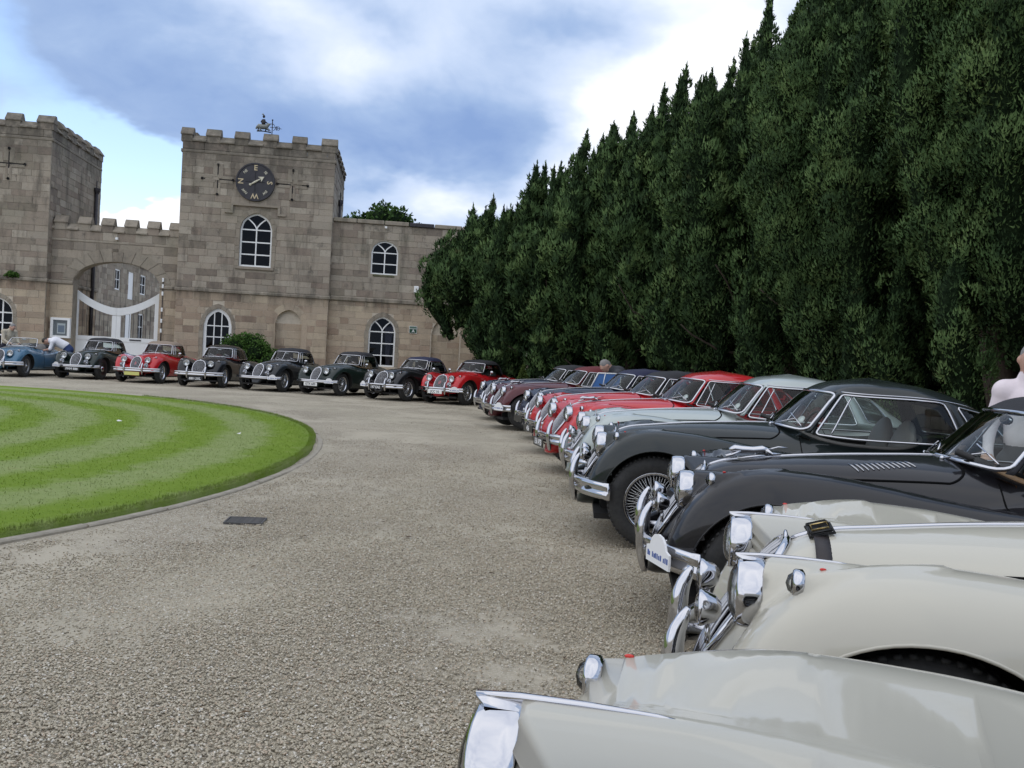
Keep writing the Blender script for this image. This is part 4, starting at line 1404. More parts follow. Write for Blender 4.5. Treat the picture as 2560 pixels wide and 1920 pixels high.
def yew(name, loc, h, rad, seed, label, npl=26, leaf=.07, per=46, skirt=8, trunks=4, bare=(0, 0), zlow=1.0, lean=0.0, group='tall dark yews along the right of the drive', clip=None, nbr=10, pillar=()):
    rs = np.random.RandomState(seed)
    t = thing(name, label, 'tree', (loc[0], loc[1], 0), 0.0, group)
    pl = []
    for i in range(npl):
        rho = math.sqrt((i + .5) / npl)
        a = i * 2.399963 + rs.rand() * .5
        tip = h * (1.0 - .30 * rho ** 2.2 + rs.uniform(-.07, .035))
        zb = zlow + rs.uniform(.5, 1.8) + 0.7 * rho * rs.rand()
        R0 = rad * rho * .62
        R1 = rad * rho * rs.uniform(.9, 1.08)
        pl.append((a, R0, R1, zb, tip, rs.uniform(.50, .82) * (1.05 - .2 * rho) * rad / 2.5))
    for i in range(skirt):
        a = rs.rand() * 6.283
        zb = zlow + rs.uniform(-.1, .5)
        pl.append((a, rad * .75, rad * rs.uniform(.95, 1.12), zb, zb + rs.uniform(1.6, 3.2), rs.uniform(.34, .48)))
    for (a, R0, zt3) in pillar:
        pl.append((a, R0, R0 * 1.15, -.1, zt3, .46))
    cores, LP, LN, LT = [], [], [], []
    for (a, R0, R1, zb, tip, pr) in pl:
        m_ = 9
        tt_ = np.linspace(0, 1, m_)
        rr_ = R0 + (R1 - R0) * np.sin(np.clip(tt_ * 1.9, 0, math.pi / 2)) - .18 * rad * np.clip(tt_ - .6, 0, 1) ** 1.3
        z = zb + (tip - zb) * tt_
        wob = .10 * np.sin(tt_ * 7 + a * 3)
        ax_ = np.c_[(rr_ + wob) * math.cos(a), (rr_ + wob) * math.sin(a), z]
        prof = pr * np.clip(np.sin(np.pi * (tt_ * .90 + .07)) ** .55, .05, 1) * (1 - .45 * tt_)
        prof[-1] = .03
        cores.append(tube(ax_, prof * .55, 8))
        # clumps studded over the plume
        ln = tip - zb
        nc_ = int(7.5 * ln * pr / .45)
        q = rs.rand(nc_) ** .9
        cpos = np.stack([np.interp(q, tt_, ax_[:, k_]) for k_ in range(3)], 1)
        cr = np.interp(q, tt_, prof)
        ph = rs.rand(nc_) * 6.283
        out_ = np.c_[np.cos(ph), np.sin(ph), rs.uniform(-.1, .5, nc_)]
        out_ = unit(out_)
        rc = np.clip(cr * rs.uniform(.45, .95, nc_), .07, .42)
        cpos = cpos + out_ * (cr * rs.uniform(.55, 1.05, nc_))[:, None]
        for c_, r_, o_ in zip(cpos, rc, out_):
            k_ = max(8, int(2.5 * per * (r_ / .25) ** 1.7))
            dd = unit(rs.randn(k_, 3) + o_ * 1.1 + np.array([0, 0, .45]))
            LP.append(c_ + dd * np.array([1, 1, rs.uniform(.9, 1.5)]) * r_ * rs.uniform(.80, 1.05, (k_, 1)))
            LN.append(dd)
            LT.append(np.full(k_, rs.uniform(-.26, .26)))
        # sprays over the whole flank of the plume
        k_ = int(per * 13 * ln * pr / .45)
        q = rs.rand(k_)
        base_ = np.stack([np.interp(q, tt_, ax_[:, j_]) for j_ in range(3)], 1)
        ph = rs.rand(k_) * 6.283
        dd = unit(np.c_[np.cos(ph), np.sin(ph), rs.uniform(-.1, .4, k_)])
        LP.append(base_ + dd * (np.interp(q, tt_, prof) * rs.uniform(.50, .74, k_))[:, None])
        LN.append(dd)
        LT.append(np.full(k_, -.25))  # inner sprays coloured darker, a painted shade behind the clumps
        # pointed tip
        k_ = 40
        qz = rs.rand(k_)
        LP.append(ax_[-1] + np.c_[rs.randn(k_, 2) * .05 * (1 - qz)[:, None], -.35 + qz * .55])
        LN.append(np.tile([0, 0, 1.0], (k_, 1)) + rs.randn(k_, 3) * .3)
        LT.append(np.zeros(k_))
    LP, LN, LT = np.concatenate(LP), np.concatenate(LN), np.concatenate(LT)
    if clip is not None:
        k_ = clip(LP + np.array([loc[0], loc[1], 0]))
        LP, LN = LP[k_], LN[k_]
    # thin out the side turned away from the drive
    tc_ = unit(np.array([-loc[0] - 6.0, -loc[1] + 8.0, 0.0]))
    far_ = (LP[:, :2] @ tc_[:2]) < -.25 * rad
    k_ = ~far_ | (rs.rand(len(LP)) < .10)
    LP, LN, LT = LP[k_], LN[k_], LT[k_]
    V = sprays(LP, LN, leaf * 1.12, rs, up=.95, aspect=.38, tri=True)
    # wind each spray to face outwards and shade it with the normal of its clump, so clumps read as soft masses
    T_ = V.reshape(-1, 3, 3)
    gn = np.cross(T_[:, 1] - T_[:, 0], T_[:, 2] - T_[:, 0])
    fl = (gn * LN).sum(1) < 0
    T_[fl] = T_[fl][:, [0, 2, 1]]
    V = T_.reshape(-1, 3)
    gn = unit(np.where(fl[:, None], -gn, gn))
    sn = np.repeat(unit(unit(LN) * .75 + gn * .45), 3, 0)
    cr_o = ob('crown', mesh('crown', V, np.arange(len(V)).reshape(-1, 3), smooth=False), M_YEW, t)
    cr_o.data.polygons.foreach_set('use_smooth', np.ones(len(cr_o.data.polygons), bool))
    cr_o.data.normals_split_custom_set_from_vertices(sn.tolist())
    cr_o.data.attributes.new('tone', 'FLOAT', 'POINT').data.foreach_set('value', np.repeat(LT, 3).astype(np.float32))
    cv, cf = join(*cores)
    cv = cv + rs.randn(*cv.shape) * .025
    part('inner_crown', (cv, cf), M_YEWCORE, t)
    for i in range(trunks):
        a = rs.rand() * 6.283
        b0 = np.array([math.cos(a), math.sin(a), 0]) * rs.uniform(.1, .45)
        b1 = b0 * 2.2 + rs.randn(3) * .2
        b1[2] = rs.uniform(1.6, 2.4)
        b2 = np.array([math.cos(a), math.sin(a), 0]) * rad * rs.uniform(.25, .6)
        b2[2] = h * .55
        r0 = rs.uniform(.13, .24)
        tq = np.linspace(0, 1, 10)[:, None]
        P = (1 - tq) ** 2 * b0 + 2 * tq * (1 - tq) * b1 + tq ** 2 * b2 + rs.randn(10, 3) * .02
        P[0, 2] = -.1
        part('trunk', tube(P, r0 * np.linspace(1.25, .35, 10), 9), M_BARK, t)
    for i in range(nbr):
        a = rs.rand() * 6.283
        z0 = rs.uniform(1.2, h * .45)
        p0 = np.array([math.cos(a) * .25, math.sin(a) * .25, z0])
        p1 = np.array([math.cos(a) * rad * rs.uniform(.75, 1.0), math.sin(a) * rad * rs.uniform(.75, 1.0), z0 + rs.uniform(.3, 1.8)])
        tq = np.linspace(0, 1, 7)[:, None]
        P = p0 + (p1 - p0) * tq + np.c_[np.zeros((7, 2)), -.25 * np.sin(np.pi * tq)] + rs.randn(7, 3) * .03
        part('branch', tube(P, np.linspace(.05, .014, 7), 6), M_BARK, t)
    return t


yews = [  # x, y, height, radius
    ((-.62, 33.2), 7.1, 2.40, 34, .125, 26, 'first yew of the row, standing against the wing wall with bare forked trunks'),
    ((1.15, 31.6), 8.0, 2.5, 32, .125, 26, 'second yew from the wing wall, narrow tips above the far red car'),
    ((3.15, 29.6), 9.4, 2.4, 28, .125, 26, 'third yew from the wing wall, rising behind the dark cars'),
    ((4.90, 26.4), 9.9, 2.5, 30, .115, 28, 'fourth yew from the wing wall, behind the maroon car'),
    ((6.25, 22.6), 10.4, 2.6, 32, .090, 34, 'fifth yew from the wing wall, behind the red coupe'),
    ((7.35, 18.4), 11.2, 2.7, 34, .070, 52, 'broad yew with hanging columns of foliage behind the silver coupe'),
    ((8.35, 14.2), 12.6, 2.7, 34, .060, 60, 'nearest tall yew, at the right edge behind the black open car'),
    ((9.2, 9.6), 11.2, 2.6, 18, .15, 16, 'yew just outside the right edge of the picture'),
]
for i, (p, h, r_, npl, lf, per, lab) in enumerate(yews):
    yew('yew_tree', p, h, r_, 100 + i, lab, npl=npl, leaf=lf, per=per, skirt=(3, 6, 7, 8, 9, 13, 8, 6)[i], zlow=(1.8, .5, .7, .7, .7, .5, .7, .8)[i], trunks=(6, 5, 5, 5, 5, 5, 5, 4)[i], nbr=(0, 6, 10, 10, 10, 12, 12, 4)[i], pillar=([(q * 1.05, .42, 3.4 + .5 * (q % 3)) for q in range(6)] if i == 0 else [(3.6, 1.3, 3.0), (4.4, 1.4, 3.4), (5.2, 1.2, 2.8), (2.6, 1.5, 2.9)] if i == 1 else ()))


def bushy(name, loc, size, seed, label, cat, mat, n, leaf, group=None, trunk=0.0, lobes=26, flowers=None, up=.3):
    rs = np.random.RandomState(seed)
    t = thing(name, label, cat, (loc[0], loc[1], loc[2]), 0.0, group)
    sx_, sy_, sz_ = size
    C = unit(rs.randn(lobes, 3)) * (rs.rand(lobes, 1) ** .45)
    C[:, 2] = C[:, 2] * .5 + .5
    C = C * np.array([sx_ * .74, sy_ * .74, sz_ * .80])
    rl = rs.uniform(.22, .40, lobes) * min(sx_, sz_)
    w = rl ** 2
    idx = rs.choice(lobes, n, p=w / w.sum())
    d = unit(rs.randn(n, 3) + np.array([0, 0, .3]))
    P = C[idx] + d * rl[idx][:, None] * rs.uniform(.70, 1.08, (n, 1))
    P[:, 2] = np.maximum(P[:, 2], .02) + trunk
    V = sprays(P, d, leaf, rs, up=up, spread=1.0, aspect=.62)
    ob('foliage' if trunk == 0 else 'crown', mesh('foliage', V, np.arange(len(V)).reshape(-1, 4), smooth=False), mat, t)
    cores = [ball(c + np.array([0, 0, trunk]), r_ * .72, 8, 6) for c, r_ in zip(C, rl)]
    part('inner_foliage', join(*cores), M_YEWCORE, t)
    if trunk:
        part('trunk', tube([(0, 0, -.1), (.1, 0, trunk * .5), (0, .1, trunk + sz_ * .3)], [.35, .28, .15], 10), M_BARK, t)
        for i in range(6):
            a = i * 1.05
            part('branch', tube([(0, 0, trunk * .8), (math.cos(a) * sx_ * .35, math.sin(a) * sy_ * .35, trunk + sz_ * .35), (math.cos(a) * sx_ * .7, math.sin(a) * sy_ * .7, trunk + sz_ * .6)], [.14, .08, .03], 7), M_BARK, t)
    else:
        for i in range(5):
            a = i * 1.26 + .3
            part('stem', tube([(0, 0, -.05), (math.cos(a) * sx_ * .3, math.sin(a) * sy_ * .3, sz_ * .5)], [.03, .015], 6), M_BARK, t)
    if flowers:
        for i in range(flowers):
            p = P[rs.randint(n)]
            part('flower', ball(p + np.array([0, 0, .04]), .09, 8, 6), pmat('red_petals', (.5, .06, .04), .6)[0] if i == 0 else bpy.data.materials['red_petals'], t)
    return t


bl = lambda s_, d_: BO + Matrix.Rotation(BROT, 3, 'Z') @ Vector((s_, d_, 0))
bushy('shrub', tuple(bl(3.2, -1.0)), (1.45, .85, 1.95), 5, 'rounded green shrub against the foot of the clock tower', 'shrub', M_SHRUB, 13000, .085, lobes=36)
bushy('broadleaf_tree', tuple(bl(7.9, 13.5)), (2.7, 2.6, 4.4), 8, 'round headed green tree showing above the wing roof', 'tree', M_TREE, 16000, .20, trunk=5.6, lobes=44)
bushy('shrub', tuple(bl(-5.2, 13.0)), (.9, .6, 1.0), 15, 'low green shrub inside the gates beside the dark bush', 'shrub', M_SHRUB, 2500, .10, lobes=14, flowers=4)
bushy('shrub', tuple(bl(-3.7, 12.5)), (.8, .6, .95), 16, 'low green shrub inside the gates in the middle', 'shrub', M_SHRUB, 2500, .10, lobes=14)
bushy('shrub', tuple(bl(-3.4, 14.5)), (.55, .55, 1.7), 17, 'taller dark bush inside the gates on the right', 'shrub', M_YEW, 2500, .10, lobes=14)
# plants growing on the string course of the left tower
iv = bushy('wall_plant', tuple(bl(-6.35, -.08) + Vector((0, 0, 3.60))), (.55, .10, .22), 18, 'green weed growing along the ledge of the left tower', 'plant', M_SHRUB, 900, .06, lobes=12)

# clipped cone by the end of the wing
tp = thing('topiary_cone', 'small clipped green cone shrub between the red car and the dark car', 'topiary', (.30, 26.6, 0))
rs = np.random.RandomState(3)
n = 5000
q = rs.rand(n) ** .6
ph = rs.rand(n) * 6.283
rcone = .40 * q * (1 - .25 * q ** 4)
P = np.c_[rcone * np.cos(ph), rcone * np.sin(ph), 1.30 - 1.2 * q]
N_ = np.c_[np.cos(ph), np.sin(ph), np.full(n, .5)]
V = sprays(P, unit(N_), .055, rs, up=.3, spread=.9)
ob('foliage', mesh('foliage', V, np.arange(len(V)).reshape(-1, 4), smooth=False), M_TOPI, tp)
part('inner_foliage', lathe([(.0005, 1.22), (.16, .75), (.30, .25), (.33, .1), (.25, 0)], 14), M_YEWCORE, tp)

# dense undergrowth behind the yews, added to keep the gaps between them dark
rs = np.random.RandomState(9)
und = []
curve = np.array([(1.5, 37.5), (4.2, 35.5), (7.0, 32.0), (9.3, 27.5), (10.8, 22.5), (12.0, 17.0), (13.0, 11.0), (13.6, 4.0), (13.8, -4.0)])
L = np.r_[0, np.cumsum(np.hypot(*np.diff(curve, axis=0).T))]
n = 52000
q = rs.rand(n) * L[-1]
cx_, cy_ = np.interp(q, L, curve[:, 0]), np.interp(q, L, curve[:, 1])
zt_ = 4.6 + 1.0 * np.sin(q * 1.1) + .8 * np.sin(q * 2.7 + 1)
z = rs.rand(n) ** .8 * zt_
P = np.c_[cx_ + rs.randn(n) * .35, cy_ + rs.randn(n) * .35, z]
V = sprays(P, unit(rs.randn(n, 3) + np.array([-.8, -.3, .2])), .22, rs, spread=1.1, aspect=.6)
k_ = np.arange(len(V)).reshape(-1, 4)
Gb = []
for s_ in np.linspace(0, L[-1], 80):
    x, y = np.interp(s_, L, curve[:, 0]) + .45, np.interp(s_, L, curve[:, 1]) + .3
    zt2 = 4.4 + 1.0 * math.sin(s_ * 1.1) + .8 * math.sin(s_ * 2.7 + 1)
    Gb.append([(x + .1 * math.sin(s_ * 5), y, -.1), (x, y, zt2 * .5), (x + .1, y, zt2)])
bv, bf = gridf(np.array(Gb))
ug = ob('backing', mesh('backing', np.concatenate([V, bv]), [list(f) for f in k_] + [[i + len(V) for i in f] for f in bf], smooth=False), M_YEWCORE)
tag(ug, 'dark tangled undergrowth added to darken the gaps behind the yews', 'backing', kind='stuff')

# bare earth and needles under the trees
M_EARTH = noisy('needle_litter', (.035, .026, .018), (.085, .065, .045), 3, .95, .6, .01, 40)
ex_ = np.array([(-2.6, 35.0), (-.2, 31.2), (2.4, 28.6), (4.3, 24.8), (5.6, 20.6), (6.6, 16.5), (7.3, 12.0), (7.8, 6.0), (8.2, -4.0)])
Ge = []
for (x, y) in ex_:
    Ge.append([(x + .15 * math.sin(y * 3), y, .004), (x + 3, y + 1.4, .03), (x + 9, y + 4, .03)])
e_ = part('earth_bank', gridf(np.array(Ge)), M_EARTH)
tag(e_, kind='structure')
# low garden wall glimpsed at the foot of the trees
gw_ = thing('garden_wall', 'low pale stone wall half hidden at the foot of the yews', 'wall', (0, 0, 0))
rs = random.Random(4)
cw_ = [(9.6, 25.5), (10.2, 22.0), (10.9, 18.5), (11.5, 15.0), (12.0, 11.0)]
for (a, b) in zip(cw_[:-1], cw_[1:]):
    a, b = Vector((*a, 0)), Vector((*b, 0))
    dirn = (b - a)
    ln = dirn.length
    ang = math.atan2(dirn.y, dirn.x)
    for row in range(4):
        x = 0
        while x < ln - .1:
            w = min(rs.uniform(.4, .8), ln - x)
            o = bpy.data.objects.new('stone', UNIT)
            o.material_slots[0].link = 'OBJECT'
            o.material_slots[0].material = M_ST_UP
            p = a + dirn.normalized() * (x + w / 2)
            put(o, parent=gw_, loc=(p.x, p.y, .17 + row * .30))
            o.rotation_euler = (0, 0, ang)
            o.scale = (w - .012, .35 + rs.uniform(-.02, .02), .29)
            x += w
# ------------------------------------------------------------------ the cars
M_CHROME = pmat('chrome', (0.55, 0.55, 0.57), 0.07, metal=1.0)[0]
M_SLAT = pmat('grille_chrome', (0.36, 0.36, 0.37), 0.16, metal=1.0)[0]
M_TYRE = noisy('tyre_rubber', (0.016, 0.016, 0.016), (0.035, 0.034, 0.032), 30, 0.75, 0.15, 0.002)
M_RUBBER = pmat('black_rubber', (0.012, 0.012, 0.012), 0.6)[0]
M_DARK = pmat('dark_interior', (0.012, 0.011, 0.010), 0.85)[0]
M_SEAM = pmat('shut_line', (0.004, 0.004, 0.004), 0.9, spec=0.1)[0]
M_GLASS = glassmat('car_glass')
M_LENS = glassmat('lamp_lens', (0.93, 0.94, 0.95), 1.3)
M_BOWL = pmat('lamp_reflector', (0.82, 0.82, 0.80), 0.22, metal=0.9)[0]
M_WIRE = pmat('wheel_wire', (0.55, 0.55, 0.54), 0.25, metal=0.9)[0]
M_RIMP = pmat('painted_rim', (0.22, 0.22, 0.22), 0.35, metal=0.6)[0]
M_WOOD = noisy('walnut', (0.10, 0.045, 0.018), (0.17, 0.085, 0.035), 9, 0.3, 0.0)
M_PLB = pmat('plate_black', (0.012, 0.012, 0.012), 0.35)[0]
M_PLW = pmat('plate_white', (0.78, 0.78, 0.74), 0.4)[0]
M_PLY = pmat('plate_yellow', (0.62, 0.60, 0.18), 0.45)[0]
M_PRW = pmat('print_white', (0.8, 0.8, 0.8), 0.5)[0]
M_PRB = pmat('print_black', (0.02, 0.02, 0.03), 0.5)[0]
M_PRU = pmat('print_blue', (0.05, 0.10, 0.32), 0.5)[0]
M_RED = pmat('red_lens', (0.6, 0.02, 0.01), 0.2, coat=0.6)[0]
M_AMB = pmat('amber_lens', (0.62, 0.18, 0.02), 0.2, coat=0.6)[0]
M_STRAP = noisy('leather_strap', (0.012, 0.009, 0.009), (0.024, 0.017, 0.016), 40, 0.5, 0.2, 0.002)
M_BRASS = pmat('brass', (0.60, 0.45, 0.20), 0.25, metal=1.0)[0]


def spl(xs, ys):
    xs, ys = np.array(xs, float), np.array(ys, float)
    if xs[0] > xs[-1]:
        xs, ys = xs[::-1].copy(), ys[::-1].copy()
    h = np.diff(xs)
    d = np.diff(ys) / h
    m = np.zeros_like(ys)
    m[0], m[-1] = d[0], d[-1]
    for i in range(1, len(xs) - 1):
        m[i] = 0 if d[i - 1] * d[i] <= 0 else (h[i - 1] + h[i]) / (h[i - 1] / d[i] + h[i] / d[i - 1]) if True else 0
    def f(x):
        x = np.clip(x, xs[0], xs[-1])
        i = np.clip(np.searchsorted(xs, x) - 1, 0, len(h) - 1)
        t = (x - xs[i]) / h[i]
        return ((2 * t**3 - 3 * t**2 + 1) * ys[i] + (t**3 - 2 * t**2 + t) * h[i] * m[i]
                + (-2 * t**3 + 3 * t**2) * ys[i + 1] + (t**3 - t**2) * h[i] * m[i + 1])
    return f


# car frame: x forward from the front axle, y to the car's left, z up
WB, WR = -2.59, 0.355
BOD = {}
for _st in ('slim', 'wide'):
    w = _st == 'wide'
    e = 0.03 if w else 0.0
    BOD[_st] = dict(
        zt=spl([0.575, 0.545, 0.505, 0.43, 0.352, 0.278, 0.18, 0, -.3, -.6, -1.0, -1.3, -2.0, -2.5, -2.9, -3.2, -3.42, -3.58],
               [0.30, 0.42, 0.53, 0.665, 0.775, 0.845, 0.885, .912, .948, .972, .992, .985, .955, .965, .925, .82, .66, .44]),
        wb=spl([0.575, 0.52, 0.41, 0.28, 0.1, 0, -.3, -.6, -1.0, -1.35, -2.0, -2.5, -2.9, -3.2, -3.42, -3.58],
               [0.10, 0.17 + e, 0.215 + e, 0.255 + e, .285 + e, .31 + e, .37 + e, .44 + e, .56 + e, .68, .70, .68, .62, .5, .38, .2]),
        zf=spl([0.52, 0.49, 0.44, 0.38, 0.30, 0.2, 0.1, -.02, -.25, -.5, -.8, -1.1, -1.5, -1.9, -2.2, -2.5, -2.75, -3.0, -3.25, -3.45, -3.58],
               [0.44, 0.55, 0.66, 0.745, 0.82, 0.872, .90, .912, .902, .872, .825, .79, .765, .775, .815, .85, .845, .79, .67, .53, .40]),
        yf=spl([0.52, 0.40, 0.25, 0, -.4, -.9, -1.4, -1.9, -2.4, -2.8, -3.2, -3.58], [.555, .57, .59, .612, .632, .66, .68, .675, .64, .61, .57, .50]),
        hf=spl([0.52, 0.47, 0.40, 0.30, 0.15, 0, -.4, -.9, -1.4, -1.9, -2.4, -2.8, -3.2, -3.45, -3.58], [.05, .10, .135, .165, .195, .21, .185, .145, .115, .125, .185, .20, .17, .11, .05]),
        zl=spl([0.52, 0.45, 0.3, 0.0, -.4, -2.2, -2.9, -3.3, -3.58], [.40, .36, .31, .22, .20, .20, .22, .30, .36]),
        k=0.055, kp=0.045)


def smin(a, b, k):
    h = np.clip(0.5 + 0.5 * (b - a) / k, 0, 1)
    return b * (1 - h) + a * h - k * h * (1 - h)


def body_sdf(st, x, y, z):
    B = BOD[st]
    y = np.abs(y)
    zt, zb, w = B['zt'](x), 0.22, B['wb'](x)
    hz = np.maximum((zt - zb) / 2, 0.03)
    zc = (zt + zb) / 2
    over = np.maximum(np.maximum(x - 0.575, -3.58 - x), 0)
    q = ((y / w) ** 2.5 + (np.abs(z - zc) / hz) ** 2.5 + 1e-12) ** (1 / 2.5)
    d1 = (q - 1) * np.minimum(w, hz) + over * 1.5
    zf, zl, yf, hf = B['zf'](x), B['zl'](x), B['yf'](x), B['hf'](x)
    hz2 = np.maximum((zf - zl) / 2, 0.03)
    q2 = ((np.abs(y - yf) / hf) ** 2.6 + (np.abs(z - (zf + zl) / 2) / hz2) ** 2.6 + 1e-12) ** (1 / 2.6)
    over2 = np.maximum(np.maximum(x - 0.52, -3.58 - x), 0)
    d2 = (q2 - 1) * np.minimum(hf, hz2) + over2 * 1.5
    d = smin(d1, d2, B['k'])
    # apron between the wings, below the lamps
    qx, qy, qz = np.abs(x + 0.05) - 0.44, y - 0.56, np.abs(z - 0.47) - 0.12
    d3 = np.sqrt(np.maximum(qx + .1, 0) ** 2 + np.maximum(qy + .1, 0) ** 2 + np.maximum(qz + .1, 0) ** 2) - 0.1
    d = smin(d, d3, 0.12)
    # lamp pods
    px = np.clip(x, -0.45, 0.9)
    rr = 0.108 - 0.05 * np.clip((0.15 - x) / 0.6, 0, 1) ** 1.5
    dp = np.sqrt((y - 0.40) ** 2 + (z - 0.755) ** 2) - rr
    dp = np.maximum(dp, x - 0.385)
    dp = np.maximum(dp, -0.5 - x)
    d = smin(d, dp, B['kp'])
    t = np.clip((0.30 - x) / 0.34, 0, 1)
    ds = np.sqrt((y - 0.612) ** 2 + (z - (0.838 + 0.052 * t)) ** 2) - 0.033 * (1 - .25 * t)
    ds = np.maximum(np.maximum(ds, x - 0.31), -0.04 - x)
    d = smin(d, ds, 0.028)
    return d


def body_grad(st, P):
    e = 0.004
    g = np.stack([body_sdf(st, *(P + np.eye(3)[i] * e).T) - body_sdf(st, *(P - np.eye(3)[i] * e).T) for i in range(3)], 1)
    return g / (np.linalg.norm(g, axis=1)[:, None] + 1e-12)


def hit(st, O, Dv, rmax=1.6, n=220):
    """outermost crossing of the body along rays O + r*D"""
    O, Dv = np.asarray(O, float), np.asarray(Dv, float)
    rs = np.linspace(rmax, 0.01, n)
    r_in = np.full(len(O), 0.01)
    r_out = np.full(len(O), rmax)
    done = np.zeros(len(O), bool)
    prev = rmax
    for r in rs:
        P = O + Dv * r
        ins = body_sdf(st, P[:, 0], P[:, 1], P[:, 2]) < 0
        new = ins & ~done
        r_in[new] = r
        r_out[new] = prev
        done |= ins
        prev = r
        if done.all():
            break
    for _ in range(14):
        m = (r_in + r_out) / 2
        P = O + Dv * m[:, None]
        ins = body_sdf(st, P[:, 0], P[:, 1], P[:, 2]) < 0
        r_in = np.where(ins, m, r_in)
        r_out = np.where(ins, r_out, m)
    return O + Dv * r_out[:, None]


def top_z(st, xy, off=0.0):
    xy = np.asarray(xy, float)
    O = np.c_[xy, np.full(len(xy), 0.45)]
    P = hit(st, O, np.tile([0, 0, 1.0], (len(xy), 1)), 0.8)
    return P + body_grad(st, P) * off


def side_y(st, xz, off=0.0, sgn=1):
    xz = np.asarray(xz, float)
    O = np.c_[xz[:, 0], np.full(len(xz), 0.30 * sgn), xz[:, 1]]
    P = hit(st, O, np.tile([0, float(sgn), 0], (len(xz), 1)), 0.75)
    return P + body_grad(st, P) * off


CKX, CKA, CKB = -1.62, 0.50, 0.545     # cockpit opening: centre, half length, half width


def make_body(st, hi=True):
    """dense shell; returns meshes for body, bonnet, door, boot lid"""
    NT = 80 if hi else 52
    th = np.concatenate([np.linspace(0, np.pi * 0.72, NT - 6, endpoint=False), np.linspace(np.pi * 0.72, np.pi, 6)])
    na_, nx_, nb_ = (38, 110, 22) if hi else (26, 66, 14)
    rings = []
    for a in np.linspace(np.pi / 2, 0, na_)[:-1]:
        rings.append((0.0, a))
    for x in np.linspace(0.0, -2.75, nx_):
        rings.append((x, 0.0))
    for a in np.linspace(0, np.pi / 2, nb_)[1:]:
        rings.append((-2.75, -a))
    O, Dv = [], []
    for (x, a) in rings:
        a = min(max(a, -1.5695), 1.5695)
        for t in th:
            s = np.array([0, math.sin(t), math.cos(t)])
            O.append((x, 0, 0.52))
            Dv.append((math.sin(a), s[1] * math.cos(a), s[2] * math.cos(a)))
    P = hit(st, O, Dv)
    m, n = len(rings), NT
    # arches: pull nearby vertices on to the wheel circles
    arch = [(0.0, 0.405), (WB, 0.395)]
    for cx, ra in arch:
        r = np.hypot(P[:, 0] - cx, P[:, 2] - WR)
        sel = (np.abs(r - ra) < (0.018 if hi else .03)) & (P[:, 1] > 0.45) & (P[:, 2] < 0.80)
        if sel.any():
            k = ra / r[sel]
            xz = np.c_[cx + (P[sel, 0] - cx) * k, WR + (P[sel, 2] - WR) * k]
            P[sel] = side_y(st, xz)
    q = (np.abs((P[:, 0] - CKX) / CKA) ** 3.2 + np.abs(P[:, 1] / CKB) ** 3.2) ** (1 / 3.2)
    sel = (np.abs(q - 1) < (0.035 if hi else .05)) & (P[:, 2] > 0.85)
    xy = np.c_[CKX + (P[sel, 0] - CKX) / q[sel], P[sel, 1] / q[sel]]
    P[sel] = top_z(st, xy)
    V = np.concatenate([P, P * (1, -1, 1)])
    N = body_grad(st, V)
    k = m * n
    faces = []
    for i in range(m - 1):
        for j in range(n - 1):
            a, b, c, d = i * n + j, (i + 1) * n + j, (i + 1) * n + j + 1, i * n + j + 1
            faces.append((d, c, b, a))
            faces.append((k + a, k + b, k + c, k + d))
    Fq = np.array(faces)
    C = V[Fq].mean(1)
    ca = np.abs(C[:, 1])
    keep = C[:, 2] > 0.205
    for cx, ra in arch:
        keep &= ~((np.hypot(C[:, 0] - cx, C[:, 2] - WR) < ra - 0.001) & (ca > 0.36) & (C[:, 2] < 0.8))
    qc = (np.abs((C[:, 0] - CKX) / CKA) ** 3.2 + np.abs(C[:, 1] / CKB) ** 3.2)
    keep &= ~((qc < 0.985) & (C[:, 2] > 0.80))
    Fq, C, ca = Fq[keep], C[keep], ca[keep]
    B = BOD[st]
    bon = (C[:, 0] < 0.245) & (C[:, 0] > -0.98) & (ca < bonnet_edge(st, C[:, 0])) & (C[:, 2] > 0.6)
    door = (C[:, 0] < -1.12) & (C[:, 0] > -1.98) & (C[:, 2] > 0.30) & (ca > 0.60) & (C[:, 2] < 0.93)
    boot = (C[:, 0] < -2.50) & (C[:, 0] > -3.40) & (ca < 0.40) & (C[:, 2] > 0.55) & ~door
    out = {}
    for nm, s in (('body', ~(bon | door | boot)), ('bonnet', bon), ('doorL', door & (C[:, 1] > 0)), ('doorR', door & (C[:, 1] < 0)), ('boot_lid', boot)):
        f = Fq[s]
        u, inv = np.unique(f, return_inverse=True)
        out[nm] = mesh(nm, V[u], inv.reshape(f.shape), normals=N[u])
    return out


def bonnet_edge(st, x):
    B = BOD[st]
    return np.minimum(B['wb'](x) * 0.80, 0.30 + 0.30 * np.clip((0.25 - x) / 1.25, 0, 1))


